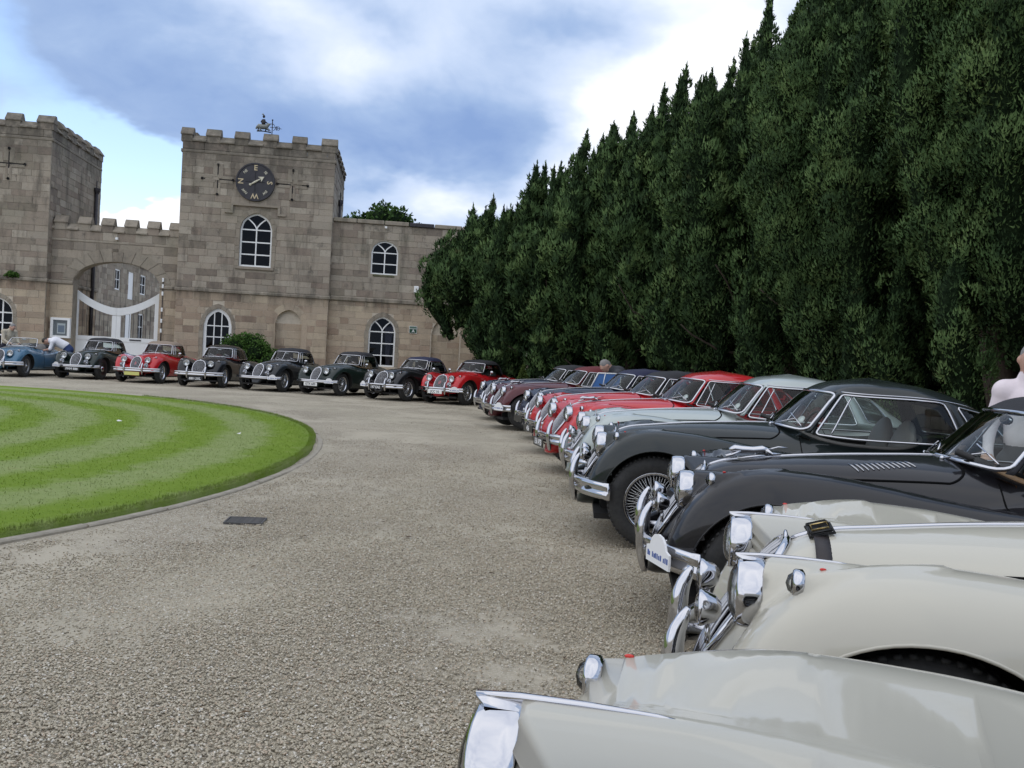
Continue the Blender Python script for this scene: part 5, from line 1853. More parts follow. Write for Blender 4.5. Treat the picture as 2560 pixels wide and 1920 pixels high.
def seam_paths(st):
    xs = np.linspace(0.235, -0.90, 40)
    e = bonnet_edge(st, xs)
    xy = [(x, y) for x, y in zip(xs, e)]
    # rounded rear corner
    x0, y0 = xs[-1], e[-1]
    for t in np.linspace(0, np.pi / 2, 10)[1:]:
        xy.append((x0 - 0.09 * math.sin(t), y0 - 0.09 * (1 - math.cos(t))))
    rr = [(x0 - 0.09, y) for y in np.linspace(y0 - 0.09, 0, 14)[1:]]
    L = top_z(st, xy + rr, 0.0)
    paths = [L, L * (1, -1, 1)]
    # doors
    dz = np.linspace(0.29, 0.90, 18)
    for xd in (-1.12, -1.98):
        for s in (1, -1):
            paths.append(side_y(st, [(xd, z) for z in dz], 0.0, s))
    for s in (1, -1):
        paths.append(side_y(st, [(x, 0.29) for x in np.linspace(-1.12, -1.98, 16)], 0.0, s))
    # boot lid
    bt = [(-2.50, y) for y in np.linspace(-.40, .40, 20)]
    paths.append(top_z(st, bt))
    for s in (1, -1):
        paths.append(top_z(st, [(x, .40 * s) for x in np.linspace(-2.5, -3.2, 16)]))
    return paths


# ---- greenhouse surface
CAB = {
    'tall': dict(xc=-1.72, fx=(-.98, -1.27, -1.40), fz=(.985, 1.295, 1.365), sy=(.640, .535, .42), sz=(.925, 1.285, 1.375), rx=(-2.52, -2.36, -2.14), rz=(.955, 1.18, 1.335), top=1.415),
    'low': dict(xc=-1.74, fx=(-.96, -1.29, -1.43), fz=(.985, 1.265, 1.325), sy=(.640, .53, .41), sz=(.925, 1.24, 1.33), rx=(-2.56, -2.36, -2.13), rz=(.955, 1.15, 1.295), top=1.368),
    'coupe': dict(xc=-1.76, fx=(-.97, -1.30, -1.44), fz=(.985, 1.285, 1.345), sy=(.640, .53, .42), sz=(.925, 1.265, 1.35), rx=(-3.02, -2.66, -2.28), rz=(.90, 1.13, 1.305), top=1.40),
}


def cab_pt(c, a, w):
    """a: azimuth 0 front .. pi rear (either sign); w: 0 belt .. 1 gutter .. 3 crown"""
    a = np.asarray(a, float)
    w = np.asarray(w, float)
    a, w = np.broadcast_arrays(a, w)
    st = [0, 1, 2, 3]
    fr = lambda v, last: spl(st, list(v) + [last])
    fx, fz = fr(c['fx'], c['xc'])(w), fr(c['fz'], c['top'])(w)
    rx, rz = fr(c['rx'], c['xc'])(w), fr(c['rz'], c['top'])(w)
    sy, sz = fr(c['sy'], 0.0)(w), fr(c['sz'], c['top'])(w)
    ca, sa = np.cos(a), np.sin(a)
    n = 2 / 2.7
    X = np.where(ca >= 0, c['xc'] + (fx - c['xc']) * np.abs(ca) ** n, c['xc'] + (rx - c['xc']) * np.abs(ca) ** n)
    Y = sy * np.sign(sa) * np.abs(sa) ** n
    Z = np.where(ca >= 0, fz, rz) * ca**2 + sz * sa**2
    return np.stack([X, Y, Z], -1)


A0, A1, A2 = 0.80, 0.93, 1.92           # screen edge, side window start, side window end
W0, W1 = 0.03, 0.93


def cab_patch(c, a0, a1, w0, w1, na, nw, off=0.0):
    a = np.linspace(a0, a1, na)
    w = np.linspace(w0, w1, nw)
    P = cab_pt(c, a[:, None], w[None, :])
    if off:
        cen = np.array([c['xc'], 0, 1.05])
        d = P - cen
        P = P + off * d / np.linalg.norm(d, axis=-1)[..., None]
    return gridf(P)


def cab_frame(c, a0, a1, w0, w1, r, off=0.004, rnd=0.12):
    """closed bead round a window, corners rounded"""
    pts = []
    da, dw = (a1 - a0), (w1 - w0)
    ra, rw = rnd * da, rnd * dw * 1.2
    def arc(ca, cw, t0):
        for t in np.linspace(t0, t0 + np.pi / 2, 5):
            pts.append((ca + ra * math.cos(t), cw + rw * math.sin(t)))
    for (ca, cw, t0) in ((a1 - ra, w1 - rw, 0), (a0 + ra, w1 - rw, np.pi / 2), (a0 + ra, w0 + rw, np.pi), (a1 - ra, w0 + rw, 1.5 * np.pi)):
        arc(ca, cw, t0)
    # resample long sides
    out = []
    for i in range(len(pts)):
        p, q = np.array(pts[i]), np.array(pts[(i + 1) % len(pts)])
        k = max(1, int(np.linalg.norm(q - p) / 0.15))
        for t in range(k):
            out.append(p + (q - p) * t / k)
    out = np.array(out)
    P = cab_pt(c, out[:, 0], out[:, 1])
    d = P - np.array([c['xc'], 0, 1.05])
    P = P + off * d / np.linalg.norm(d, axis=1)[:, None]
    return tube(P, r, 6, closed=True)


def roof_shell(c, coupe):
    """roof with pillars: everything of the greenhouse but the openings, with a lining"""
    na, nw = 97, 41
    a = np.linspace(-np.pi, np.pi, na)
    w = np.linspace(0, 3, nw)
    G = cab_pt(c, a[:, None], w[None, :])
    ends = np.array([c['xc'], 0, 1.05])
    d = G - ends
    G = G + 0.006 * d / np.linalg.norm(d, axis=-1)[..., None]
    aw, ww = np.meshgrid((a[:-1] + a[1:]) / 2, (w[:-1] + w[1:]) / 2, indexing='ij')
    aa = np.abs(aw)
    hole = (aa < A0) & (ww < W1 + .03)
    hole |= (aa > A1 - .05) & (aa < A2) & (ww < W1) & (ww > 0.0)
    if coupe:
        hole |= (aa > A2 + .10) & (aa < A2 + .42) & (ww < 0.86) & (ww > 0.10)
        hole |= (aa > np.pi - 0.62) & (ww > 0.42) & (ww < 1.35)
    else:
        hole |= (aa > np.pi - 0.55) & (ww > 0.45) & (ww < 1.25)
    V, F = G.reshape(-1, 3), []
    for i in range(na - 1):
        for j in range(nw - 1):
            if not hole[i, j]:
                F.append((i * nw + j, (i + 1) * nw + j, (i + 1) * nw + j + 1, i * nw + j + 1))
    V2 = ends + (V - ends) * 0.965
    k = len(V)
    F2 = [tuple(k + q for q in f[::-1]) for f in F]
    edges = {}
    for f in F:
        for p, q in zip(f, f[1:] + f[:1]):
            edges[(p, q)] = edges.get((p, q), 0) + 1
    rim = [(q, p, k + p, k + q) for (p, q) in edges if (q, p) not in edges]
    return np.concatenate([V, V2]), F + F2 + rim


MC = {}


def cm(key, fn, **kw):
    if key not in MC:
        r = fn()
        MC[key] = r if isinstance(r, bpy.types.Mesh) else mesh(key.split('/')[0], r[0], r[1], **kw)
    return MC[key]


def wheel_meshes():
    w = 0.082
    prof = [(0.228, -w * .75), (0.262, -w * .98), (0.30, -w), (0.333, -w * .90), (0.350, -w * .70), (0.3555, -w * .35), (0.357, 0),
            (0.3555, w * .35), (0.350, w * .70), (0.333, w * .90), (0.30, w), (0.262, w * .98), (0.228, w * .75)]
    tyre = lathe(prof, 40, 'y')
    # tread blocks: shallow ribs across the shoulder
    ribs = []
    for i in range(60):
        t = 2 * np.pi * i / 60
        Mt = Matrix.Rotation(t, 4, 'Y')
        for s in (-1, 1):
            ribs.append(xf(box(-.010, .010, s * .045 - .016, s * .045 + .016, .345, .358), Mt))
    tyre = join(tyre, *ribs)
    rim = lathe([(0.230, -.066), (0.236, -.072), (0.229, -.074), (0.212, -.058), (0.200, -.03), (0.198, 0), (0.200, .03), (0.212, .058), (0.229, .074), (0.236, .072), (0.230, .066)], 40, 'y')
    sp = []
    for i in range(27):
        t = 2 * np.pi * i / 27
        for (y0, r0, y1, dt) in ((.060, .045, .045, .30), (.060, .045, .045, -.30), (-.02, .05, -.03, .22)):
            a, b = t, t + dt
            sp.append(tube([(r0 * math.sin(a), y0, r0 * math.cos(a)), (.205 * math.sin(b), y1 - .02, .205 * math.cos(b))], .0028, 4, cap=False))
    hub = lathe([(0.0, .105), (.018, .103), (.030, .092), (.036, .078), (.046, .070), (.048, .03), (.046, -.05), (0, -.05)], 18, 'y')
    ears = []
    for s in (0, np.pi):
        ears.append(xf(bbox_bev(.02, .078, .074, .090, -.012, .012, .004), Matrix.Rotation(s, 4, 'Y')))
    brake = lathe([(0.0, -.035), (.15, -.035), (.152, -.05), (.15, -.10), (0, -.10)], 24, 'y')
    disc = lathe([(0.0, .050), (.05, .049), (.09, .040), (.14, .036), (.18, .046), (.205, .052), (.232, .072), (.237, .06), (.20, .03), (0, .03)], 36, 'y')
    cap = lathe([(0.0, .105), (.03, .102), (.07, .088), (.095, .066), (.105, .045), (.10, .04)], 28, 'y')
    return tyre, rim, join(*sp), join(hub, *ears), brake, disc, cap


def grille_geo(st):
    wide = st == 'wide'
    hw, hl = (0.205, 0.275) if wide else (0.163, 0.268)
    c = np.array([0.415, 0, 0.612])
    sl = np.array([0.262 - 0.56, 0, 0.865 - 0.36])
    sl /= np.linalg.norm(sl)                       # up the nose
    nrm = np.array([sl[2], 0, -sl[0]])             # out of the nose

    def outline(k=1.0, n=48):
        t = np.linspace(0, 2 * np.pi, n, endpoint=False)
        e = 2 / 2.35
        u = hw * k * np.sign(np.cos(t)) * np.abs(np.cos(t)) ** e
        v = hl * k * np.sign(np.sin(t)) * np.abs(np.sin(t)) ** e
        u = u * (1 - 0.10 * (-v / hl + 0.2).clip(0, 1.2))
        return u, v

    def on(u, v, off):
        u, v = np.atleast_1d(u).astype(float), np.atleast_1d(v).astype(float)
        O = c + np.outer(v, sl) + np.outer(u, (0, 1, 0)) - 0.22 * nrm
        P = hit(st, O, np.tile(nrm, (len(u), 1)), 0.6)
        return P + nrm * off

    u, v = outline()
    ring = tube(on(u, v, 0.008), 0.014 if wide else 0.016, 8, closed=True)
    bars = []
    nb = 17 if wide else 8
    for i in range(nb):
        uu = (i - (nb - 1) / 2) / ((nb - 1) / 2) * hw * 0.88
        vv = hl * max(0.0, 1 - abs(uu / hw) ** 2.35) ** (1 / 2.35) * 0.97
        t = np.linspace(-vv, vv, 14)
        P = on(np.full(14, uu) * (1 - 0.10 * (-t / hl + 0.2).clip(0, 1.2)), t, 0.010)
        bars.append(tube(P, 0.0042 if wide else 0.0085, 6))
    u, v = outline(0.97, 40)
    rim = on(u, v, 0.001)
    V = np.concatenate([rim, on([0.0], [0.0], 0.003)])
    # filled fan in rings so that it follows the nose
    rings = [on(u * s, v * s, 0.004) for s in (1.0, .75, .5, .25)]
    P = np.stack(rings, 1)
    back = gridf(P, closed_u=True)
    badge = xf(ball((0, 0, 0), (.010, .030, .030), 12, 8), Matrix.Translation(Vector(on([0.0], [hl * 1.0], 0.012)[0])))
    return ring, bars, back, badge


def bumper_path(n=41):
    y = np.linspace(-0.80, 0.80, n)
    x = 0.61 - 0.27 * np.abs(y / 0.80) ** 2.4
    return np.c_[x, y]


def bumper_geo(slim):
    """pressed blade with two rolls and a groove"""
    P = bumper_path()
    if slim:
        prof = [(0, -.045), (.022, -.042), (.034, -.022), (.024, -.004), (.024, .004), (.034, .022), (.022, .042), (0, .045), (-.006, .03), (-.006, -.03)]
    else:
        prof = [(0, -.068), (.022, -.066), (.042, -.045), (.040, -.018), (.026, -.004), (.030, .010), (.050, .034), (.036, .060), (.004, .068), (-.006, .04), (-.006, -.04)]
    T = np.gradient(P, axis=0)
    T /= np.linalg.norm(T, axis=1)[:, None]
    Nn = np.c_[T[:, 1], -T[:, 0]]
    G = np.zeros((len(P), len(prof) + 1, 3))
    for j, (o, h) in enumerate(prof + prof[:1]):
        G[:, j, 0] = P[:, 0] + Nn[:, 0] * o
        G[:, j, 1] = P[:, 1] + Nn[:, 1] * o
        G[:, j, 2] = 0.43 + h
    V, F = gridf(G)
    k = len(prof)
    F = F + [tuple(range(k)), tuple((len(P) - 1) * (k + 1) + q for q in range(k))[::-1]]
    brk = [box(.36, .59, s * .30 - .02, s * .30 + .02, .40, .46) for s in (-1, 1)]
    return join((V, F), *brk)


def overrider(y, h0=0.28, h1=0.665):
    z = np.linspace(h0, h1, 13)
    t = (z - h0) / (h1 - h0)
    x = 0.61 + 0.022 * np.sin(np.pi * t) - 0.27 * abs(y / 0.8) ** 2.4 + 0.020 + np.where(t > .8, -(t - .8) * .10, 0)
    wd = 0.037 * np.clip(np.sin(np.pi * np.clip(t * .97 + .03, 0, 1)) ** 0.4, .25, 1)
    V, F = tube(np.c_[x, np.full(13, y), z], wd, 10)
    return V, F


def lamp_geo(r, depth, peak=False):
    rim = lathe([(r * .82, .004), (r * .87, .014), (r * .94, .016), (r * 1.00, .008), (r * 1.035, -.010), (r * 1.05, -.035), (r * 1.055, -.056), (r * 1.0, -.064)], 32, 'x')
    if peak:
        # pointed visor over the rim with a spear running back along the pod
        t = np.linspace(-0.32, 0.32, 13)
        k = np.cos(t / 0.32 * math.pi / 2)
        A = np.stack([-.055 + 0 * t, r * 1.05 * np.sin(t), r * 1.05 * np.cos(t)], 1)
        B_ = np.stack([.000 + .022 * k ** 2, r * 1.055 * np.sin(t), r * (1.06 + .035 * k ** 3) * np.cos(t)], 1)
        C_ = np.stack([.000 + .018 * k ** 2, r * 1.0 * np.sin(t), r * 1.0 * np.cos(t)], 1)
        rim = join(rim, gridf(np.stack([A, B_, C_], 1)), tube([(.02, 0, r * 1.06), (-.05, 0, r * 1.10), (-.15, 0, r * 1.11), (-.26, 0, r * 1.09), (-.30, 0, r * 1.06)], [.007, .008, .007, .005, .002], 6))
    lens = lathe([(r * .86, .008), (r * .72, .022), (r * .5, .032), (r * .25, .037), (0.0005, .038)], 24, 'x')
    bowl = lathe([(r * .86, .010), (r * .7, -.012), (r * .45, -.03), (r * .2, -.04), (0.0005, -.042)], 24, 'x')
    bulb = ball((-.015, 0, 0), .018, 8, 6)
    return rim, lens, bowl, bulb


def fog_geo():
    shell = lathe([(0.0005, -.085), (.03, -.080), (.058, -.055), (.073, -.015), (.078, 0), (.078, .012), (.070, .016)], 24, 'x')
    lens = lathe([(.071, .014), (.05, .026), (.0005, .034)], 20, 'x')
    post = tube([(-.03, 0, -.07), (-.03, 0, -.15)], .012, 8)
    return join(shell, post), lens


def sidelight_geo(st):
    p = np.array([0.305, 0.612, 0.838])
    shell = lathe([(.030, -.016), (.038, -.010), (.038, .008), (.034, .014), (.028, .016)], 18, 'x')
    lens = lathe([(.029, .014), (.02, .026), (.0005, .032)], 16, 'x')
    return p, shell, lens


def cat_mascot():
    pts = [(0.13, 0, .052, .014), (.10, 0, .062, .020), (.06, 0, .052, .022), (0.0, 0, .044, .020), (-.05, 0, .045, .022), (-.09, 0, .036, .016)]
    b = tube([p[:3] for p in pts], [p[3] for p in pts], 8)
    legs = [tube([(.07, s * .012, .045), (.12, s * .014, .028), (.155, s * .014, .022)], [.010, .008, .006], 6) for s in (-1, 1)]
    legs += [tube([(-.07, s * .014, .04), (-.10, s * .016, .014), (-.15, s * .016, .012)], [.014, .009, .006], 6) for s in (-1, 1)]
    tail = tube([(-.09, 0, .04), (-.14, 0, .05), (-.19, 0, .042)], [.006, .005, .004], 6)
    base = tube([(.09, 0, .004), (-.10, 0, .010)], [.012, .010], 6)
    post = tube([(-.02, 0, .002), (0, 0, .045)], .007, 6)
    return join(b, tail, base, post, *legs)


def build_car(loc, ang, label, color, style='slim', cab='tall', top=None, topc=None, open_top=False, wheels='wire', plate=None, plaque=0, fog=False,
              over=True, slimbump=False, seatm=None, rhd=True, strip=True, mascot=False, louvre=False, strap=False, mirror=False, split=False,
              peak=False, tax=False, hubcol=None, badge=False, wside=True, hi=False, fogp=(.545, .40, .575)):
    st = style
    root = thing('classic_car', label, 'car', (loc[0], loc[1], 0.0), ang, 'vintage sports cars parked round the drive')
    pm = color
    if ('body', st, hi) not in MC:
        MC[('body', st, hi)] = make_body(st, hi)
    if ('seams', st) not in MC:
        MC[('seams', st)] = seam_paths(st)
    bm = MC[('body', st, hi)]
    body = ob('body', bm['body'], pm, root)
    bon = ob('bonnet', bm['bonnet'], pm, root)
    dl = ob('door', bm['doorL'], pm, root)
    dr = ob('door', bm['doorR'], pm, root)
    ob('boot_lid', bm['boot_lid'], pm, root)
    seams = MC[('seams', st)]
    for i, p in enumerate(seams):
        nm = 'bonnet_seam' if i < 2 else 'door_seam' if i < 8 else 'boot_seam'
        ob(nm, cm('%s/%s%d' % (nm, st, i), lambda: tube(p, .0070 if i < 2 else .0045, 5)), M_SEAM, body)
    # wheel arches: lip and dark well
    def lip(cx, ra):
        a = np.linspace(R(-32), R(212), 46)
        xz = np.c_[cx + ra * np.cos(a), WR + ra * np.sin(a)]
        xz = xz[(xz[:, 1] > 0.2)]
        return side_y(st, xz), xz
    def lips():
        g = []
        for cx, ra in ((0.0, .405), (WB, .395)):
            P, _ = lip(cx, ra)
            g += [tube(P - np.array([0, .004, 0]), .006, 6), tube((P - np.array([0, .004, 0])) * (1, -1, 1), .006, 6)]
        return [mesh('arch_lip', *q) for q in g]
    def wells():
        g = []
        for cx, ra in ((0.0, .405), (WB, .395)):
            P, _ = lip(cx, ra)
            P = P - np.array([0, .008, 0])
            Q = P.copy()
            Q[:, 1] = 0.34
            C = np.tile([cx, 0.34, WR], (len(P), 1))
            for s in (1, -1):
                g.append(gridf(np.stack([P, Q, C], 1) * (1, s, 1)))
        g.append(box(-3.3, .45, -.60, .60, .19, .235))
        g.append(box(-2.2, -.45, -.74, .74, .20, .24))
        return join(*g)
    if ('lips', st) not in MC:
        MC[('lips', st)] = lips()
    for q in MC[('lips', st)]:
        ob('arch_lip', q, pm, body)
    ob('wheel_well', cm('wheel_well/' + st, wells, smooth=False), M_DARK, body)
    # wheels
    if 'wheelgeo' not in MC:
        MC['wheelgeo'] = wheel_meshes()
        for i, k in enumerate(('tyre', 'rim', 'spokes', 'hub', 'brake_drum', 'wheel_disc', 'hub_cap')):
            MC['w' + k] = mesh(k, *MC['wheelgeo'][i])
    for (x, y) in ((0.0, .655), (0.0, -.655), (WB, .655), (WB, -.655)):
        wobj = bpy.data.objects.new('wheel', None)
        wobj.empty_display_size = .1
        put(wobj, parent=root, loc=(x, y, WR))
        if y < 0:
            wobj.rotation_euler = (0, 0, math.pi)
        ob('tyre', MC['wtyre'], M_TYRE, wobj, rot=(0, random.uniform(0, 6), 0))
        if wheels == 'wire':
            ob('rim', MC['wrim'], M_CHROME if hubcol is None else hubcol, wobj)
            ob('spokes', MC['wspokes'], M_WIRE if hubcol is None else hubcol, wobj)
            ob('hub', MC['whub'], M_CHROME, wobj, rot=(0, random.uniform(0, 6), 0))
            ob('brake_drum', MC['wbrake_drum'], M_DARK, wobj)
        else:
            ob('rim', MC['wwheel_disc'], pm, wobj)
            ob('hub_cap', MC['whub_cap'], M_CHROME, wobj)
    # grille
    if ('grille', st) not in MC:
        ring, bars, back, badg = grille_geo(st)
        MC[('grille', st)] = (mesh('grille', *ring), [mesh('grille_bar', *b) for b in bars], mesh('grille_mesh', *back), mesh('badge', *badg))
    gr = MC[('grille', st)]
    g = ob('grille', gr[0], M_CHROME, root)
    for b in gr[1]:
        ob('grille_bar', b, M_SLAT, g)
    ob('grille_back', gr[2], M_SEAM, g)
    ob('badge', gr[3], M_CHROME, g)
    # lamps
    for i, k in enumerate(('rim', 'lens', 'reflector', 'bulb')):
        for pk in (0, 1):
            cm('hl_%s%d' % (k, pk), lambda: lamp_geo(.098, .1, bool(pk))[i])
    pk = int(peak)
    for s in (1, -1):
        h = ob('headlight', MC['hl_rim%d' % pk], M_CHROME, root, loc=(.440, .40 * s, .755))
        ob('reflector', MC['hl_reflector%d' % pk], M_BOWL, h)
        ob('lens', MC['hl_lens%d' % pk], M_LENS, h)
        ob('bulb', MC['hl_bulb%d' % pk], M_CHROME, h)
    sp = cm('sidelight/' + st, lambda: sidelight_geo(st)[1])
    p = MC.setdefault(('slp', st), sidelight_geo(st)[0])
    sln = cm('sllens/' + st, lambda: sidelight_geo(st)[2])
    for s in (1, -1):
        h = ob('sidelight', sp, M_CHROME, root, loc=(p[0], p[1] * s, p[2]))
        ob('lens', sln, M_LENS, h)
        ob('tell_tale', cm('tell_tale', lambda: ball((-.060, 0, .043), (.009, .002, .004), 8, 6)), M_RED, h)
    if fog:
        f0, f1 = fog_geo()
        for s in (1, -1):
            h = ob('fog_lamp', cm('fog_lamp', lambda: f0), M_CHROME, root, loc=(fogp[0], fogp[1] * s, fogp[2]), scale=(fogp[3],) * 3 if len(fogp) > 3 else None)
            ob('lens', cm('fog_lens', lambda: f1), M_LENS, h)
    # bumper
    bp = ob('bumper', cm('bumper/%d' % slimbump, lambda: bumper_geo(slimbump)), M_CHROME, root)
    if over:
        for s in (1, -1):
            ob('overrider', cm('overrider/%d' % s, lambda: overrider(.30 * s)), M_CHROME, bp)
    rb = cm('rear_bumper', lambda: tube([(-3.50, -.62, .44), (-3.66, -.40, .44), (-3.72, 0, .44), (-3.66, .40, .44), (-3.50, .62, .44)], .045, 8))
    ob('rear_bumper', rb, M_CHROME, root)
    for s in (1, -1):
        ob('tail_lamp', cm('tail_lamp', lambda: ball((0, 0, 0), (.05, .03, .045), 10, 7)), M_RED, root, loc=(-3.40, .60 * s, .60))
    if plate:
        txt, fg, bgm, zc = plate
        pl = ob('number_plate', cm('plate/%s' % ('w' if bgm is M_PLW else 'y' if bgm is M_PLY else 'b'), lambda: bbox_bev(-.006, .006, -.25, .25, -.055, .055, .003), smooth=False), bgm, root, loc=(.685, 0, zc))
        if txt:
            Mt = Matrix.Translation((.0065, 0, 0)) @ Matrix.Rotation(math.pi / 2, 4, 'Z') @ Matrix.Rotation(math.pi / 2, 4, 'X')
            text('lettering', txt, .105, fg, pl, Mt, 0.001, extra=.002)
    if plaque:
        def pq():
            o = [(-.15, -.07), (.15, -.07), (.15, .01), (.105, .02), (.085, .055), (.05, .08), (0, .088), (-.05, .08), (-.085, .055), (-.105, .02), (-.15, .01)]
            V = [(0.006, a, b) for a, b in o] + [(-.006, a, b) for a, b in o]
            n = len(o)
            return np.array(V), [tuple(range(n)), tuple(range(2 * n - 1, n - 1, -1))] + [(i, n + i, n + (i + 1) % n, (i + 1) % n) for i in range(n)][::1]
        yq = .59 * plaque
        q = ob('rally_plaque', cm('plaque', pq, smooth=False), M_PRW, root, loc=(.61 - .27 * abs(yq / .8) ** 2.4 + .068, yq, .45), rot=(0, 0, .35 * plaque))
        ob('print', cm('plaqueprint', lambda: join(*[box(.006, .0072, -.13 + .021 * i, -.13 + .021 * i + (.013 if i % 4 else .017), -.040, -.012 - .006 * (i % 3 == 1)) for i in range(13) if i not in (2, 9)]), smooth=False), M_PRU, q)
    if badge:
        q = ob('club_badge', cm('club_badge', lambda: lathe([(.0005, .012), (.036, .010), (.042, 0), (.036, -.008), (.0005, -.01)], 18, 'x')), M_CHROME, root, loc=(.62, .12, .52))
        ob('badge_post', cm('badge_post', lambda: tube([(0, 0, -.09), (0, 0, -.03)], .006, 6)), M_CHROME, q)
    # chrome strip down the bonnet, fading into the nose
    if strip:
        def stp():
            xs = np.linspace(.27, -.96, 44)
            P = top_z(st, np.c_[xs, np.zeros(44)], .001)
            return tube(P, np.interp(xs, [-.96, -.3, .27], [.005, .007, .010]), 6)
        ob('bonnet_strip', cm('strip/' + st, stp), M_CHROME, bon)
    if mascot:
        P = top_z(st, [(.02, 0), (-.10, 0)])
        ob('mascot', cm('mascot', cat_mascot), M_CHROME, bon, loc=tuple(P[0]), rot=(0, 0.14, 0))
    if louvre:
        for s in (1, -1):
            for i in range(12):
                x = -.46 - i * .026
                def lv():
                    P = top_z(st, [(x + .012, .215), (x - .004, .24), (x - .018, .265), (x - .026, .285)], .002)
                    return tube(P * (1, s, 1), [.004, .006, .006, .004], 6)
                ob('louvre', cm('louvre/%s%d%d' % (st, s, i), lv), M_SLAT, bon)  # bright metal colour stands in for sky sheen on the painted louvres
    if strap:
        P = top_z(st, np.c_[np.full(40, .185), np.linspace(-.26, .33, 40)], .005)
        N = body_grad(st, P)
        G = np.stack([P + [.027, 0, 0] - N * .006, P + [.026, 0, 0], P - [.026, 0, 0], P - [.027, 0, 0] - N * .006], 1)
        sp_ = part('bonnet_strap', gridf(G), M_STRAP, bon)
        for yb_, sz in ((.05, 1.0), (-.05, .9)):
            q = top_z(st, [(.185, yb_)], .012)[0]
            bk = part('buckle', join(xf(tube([(-.042, -.05, 0), (.042, -.05, 0), (.045, .04, 0), (-.045, .04, 0)], .006, 6, closed=True), Matrix.Identity(4)), bbox_bev(-.040, .040, -.03, .035, .0, .016, .004)), M_RUBBER, sp_, loc=tuple(q), rot=(-.25 if yb_ > 0 else .1, .3, 0), scale=(.85, .85, .85))
            if yb_ > 0:
                part('buckle_frame', tube([(-.030, -.028, .018), (.030, -.028, .018), (.030, .022, .018), (-.030, .022, .018)], .004, 6, closed=True), M_BRASS, sp_, loc=tuple(q), rot=(-.25, .3, 0), scale=(.85, .85, .85))
    # cockpit
    sm = seatm or M_RED
    def tub():
        t = np.linspace(0, 2 * np.pi, 64, endpoint=False)
        e = 2 / 3.2
        x = CKX + CKA * np.sign(np.cos(t)) * np.abs(np.cos(t)) ** e
        y = CKB * np.sign(np.sin(t)) * np.abs(np.sin(t)) ** e
        T = top_z(st, np.c_[x, y], -.002)
        Bq = T.copy()
        Bq[:, 2] = .32
        Cc = np.tile([CKX, 0, .32], (64, 1))
        return gridf(np.stack([T, Bq, Cc], 1), closed_u=True), tube(T + [0, 0, .004], .016, 8, closed=True)
    if ('tub', st) not in MC:
        a, b = tub()
        MC[('tub', st)] = (mesh('cockpit', *a, smooth=False), mesh('cockpit_roll', *b))
    cp = ob('cockpit', MC[('tub', st)][0], M_DARK, root)
    ob('cockpit_roll', MC[('tub', st)][1], sm, cp)
    def seat():
        b = []
        cush = ball((0, 0, .0), (.25, .23, .09), 16, 8)
        back = xf(ball((0, 0, 0), (.075, .235, .30), 16, 10), Matrix.Translation((-.25, 0, .27)) @ Matrix.Rotation(-.22, 4, 'Y'))
        return join(cush, back)
    for s in (1, -1):
        ob('seat', cm('seat', seat), sm, root, loc=(-1.70, .27 * s, .52))
    def dash():
        y = np.linspace(-.50, .50, 20)
        P = []
        for yy in y:
            x = -1.17 - .0 * abs(yy)
            P.append([(x - .02, yy, .70), (x - .035, yy, .80), (x - .02, yy, .90), (x + .05, yy, .925)])
        return gridf(np.array(P))
    ob('dashboard', cm('dashboard', dash), M_WOOD, root)
    ys = -.30 if rhd else .30
    def swheel():
        t = np.linspace(0, 2 * np.pi, 32, endpoint=False)
        ring = tube(np.c_[np.zeros(32), .205 * np.cos(t), .205 * np.sin(t)], .011, 7, closed=True)
        sps = [tube([(.02, 0, 0), (0, .2 * math.cos(q), .2 * math.sin(q))], .006, 5) for q in (0.3, 2.84, 4.0, 5.4)]
        col = tube([(.0, 0, 0), (.42, 0, -.02)], .018, 8)
        return join(ring, *sps, col, ball((0, 0, 0), (.02, .035, .035), 10, 7))
    ob('steering_wheel', cm('steering_wheel', swheel), M_RUBBER, root, loc=(-1.36, ys, .90), rot=(0, -.38, 0))
    # screen and top
    c = CAB[cab]
    gw = cm('screen/%s' % cab, lambda: cab_patch(c, -A0, A0, W0, W1, 33, 10))
    ws = ob('windscreen', gw, M_GLASS, root)
    ob('windscreen_frame', cm('screenframe/%s' % cab, lambda: cab_frame(c, -A0, A0, W0, W1, .013, .004, .10)), M_CHROME, ws)
    if split:
        ob('centre_bar', cm('centrebar/%s' % cab, lambda: tube(cab_pt(c, np.zeros(6), np.linspace(W0, W1, 6)), .010, 6)), M_CHROME, ws)
    def wipers(s):
        g = []
        for s in (s,):
            a = cab_pt(c, s + .05, 0.02) + np.array([.03, 0, 0])
            b = cab_pt(c, s + .42, 0.22) + np.array([.018, 0, .006])
            m_ = cab_pt(c, s + .60, 0.10) + np.array([.012, 0, .006])
            b2 = cab_pt(c, s + .22, 0.30) + np.array([.014, 0, .006])
            g += [tube([a, b], .004, 5), tube([m_, b2], .005, 5), ball(a, .014, 8, 6)]
        return join(*g)
    for s in (-.62, .10):
        ob('wiper', cm('wiper/%s%g' % (cab, s), lambda: wipers(s)), M_CHROME, root)
    if tax:
        P = cab_pt(c, .55, .22) + np.array([-.012, 0, 0])
        part('tax_disc', lathe([(.0005, .0), (.038, .0), (.038, -.002), (.0005, -.002)], 16, 'x'), M_PRW, ws, loc=tuple(P), rot=(0, -.65, .5))
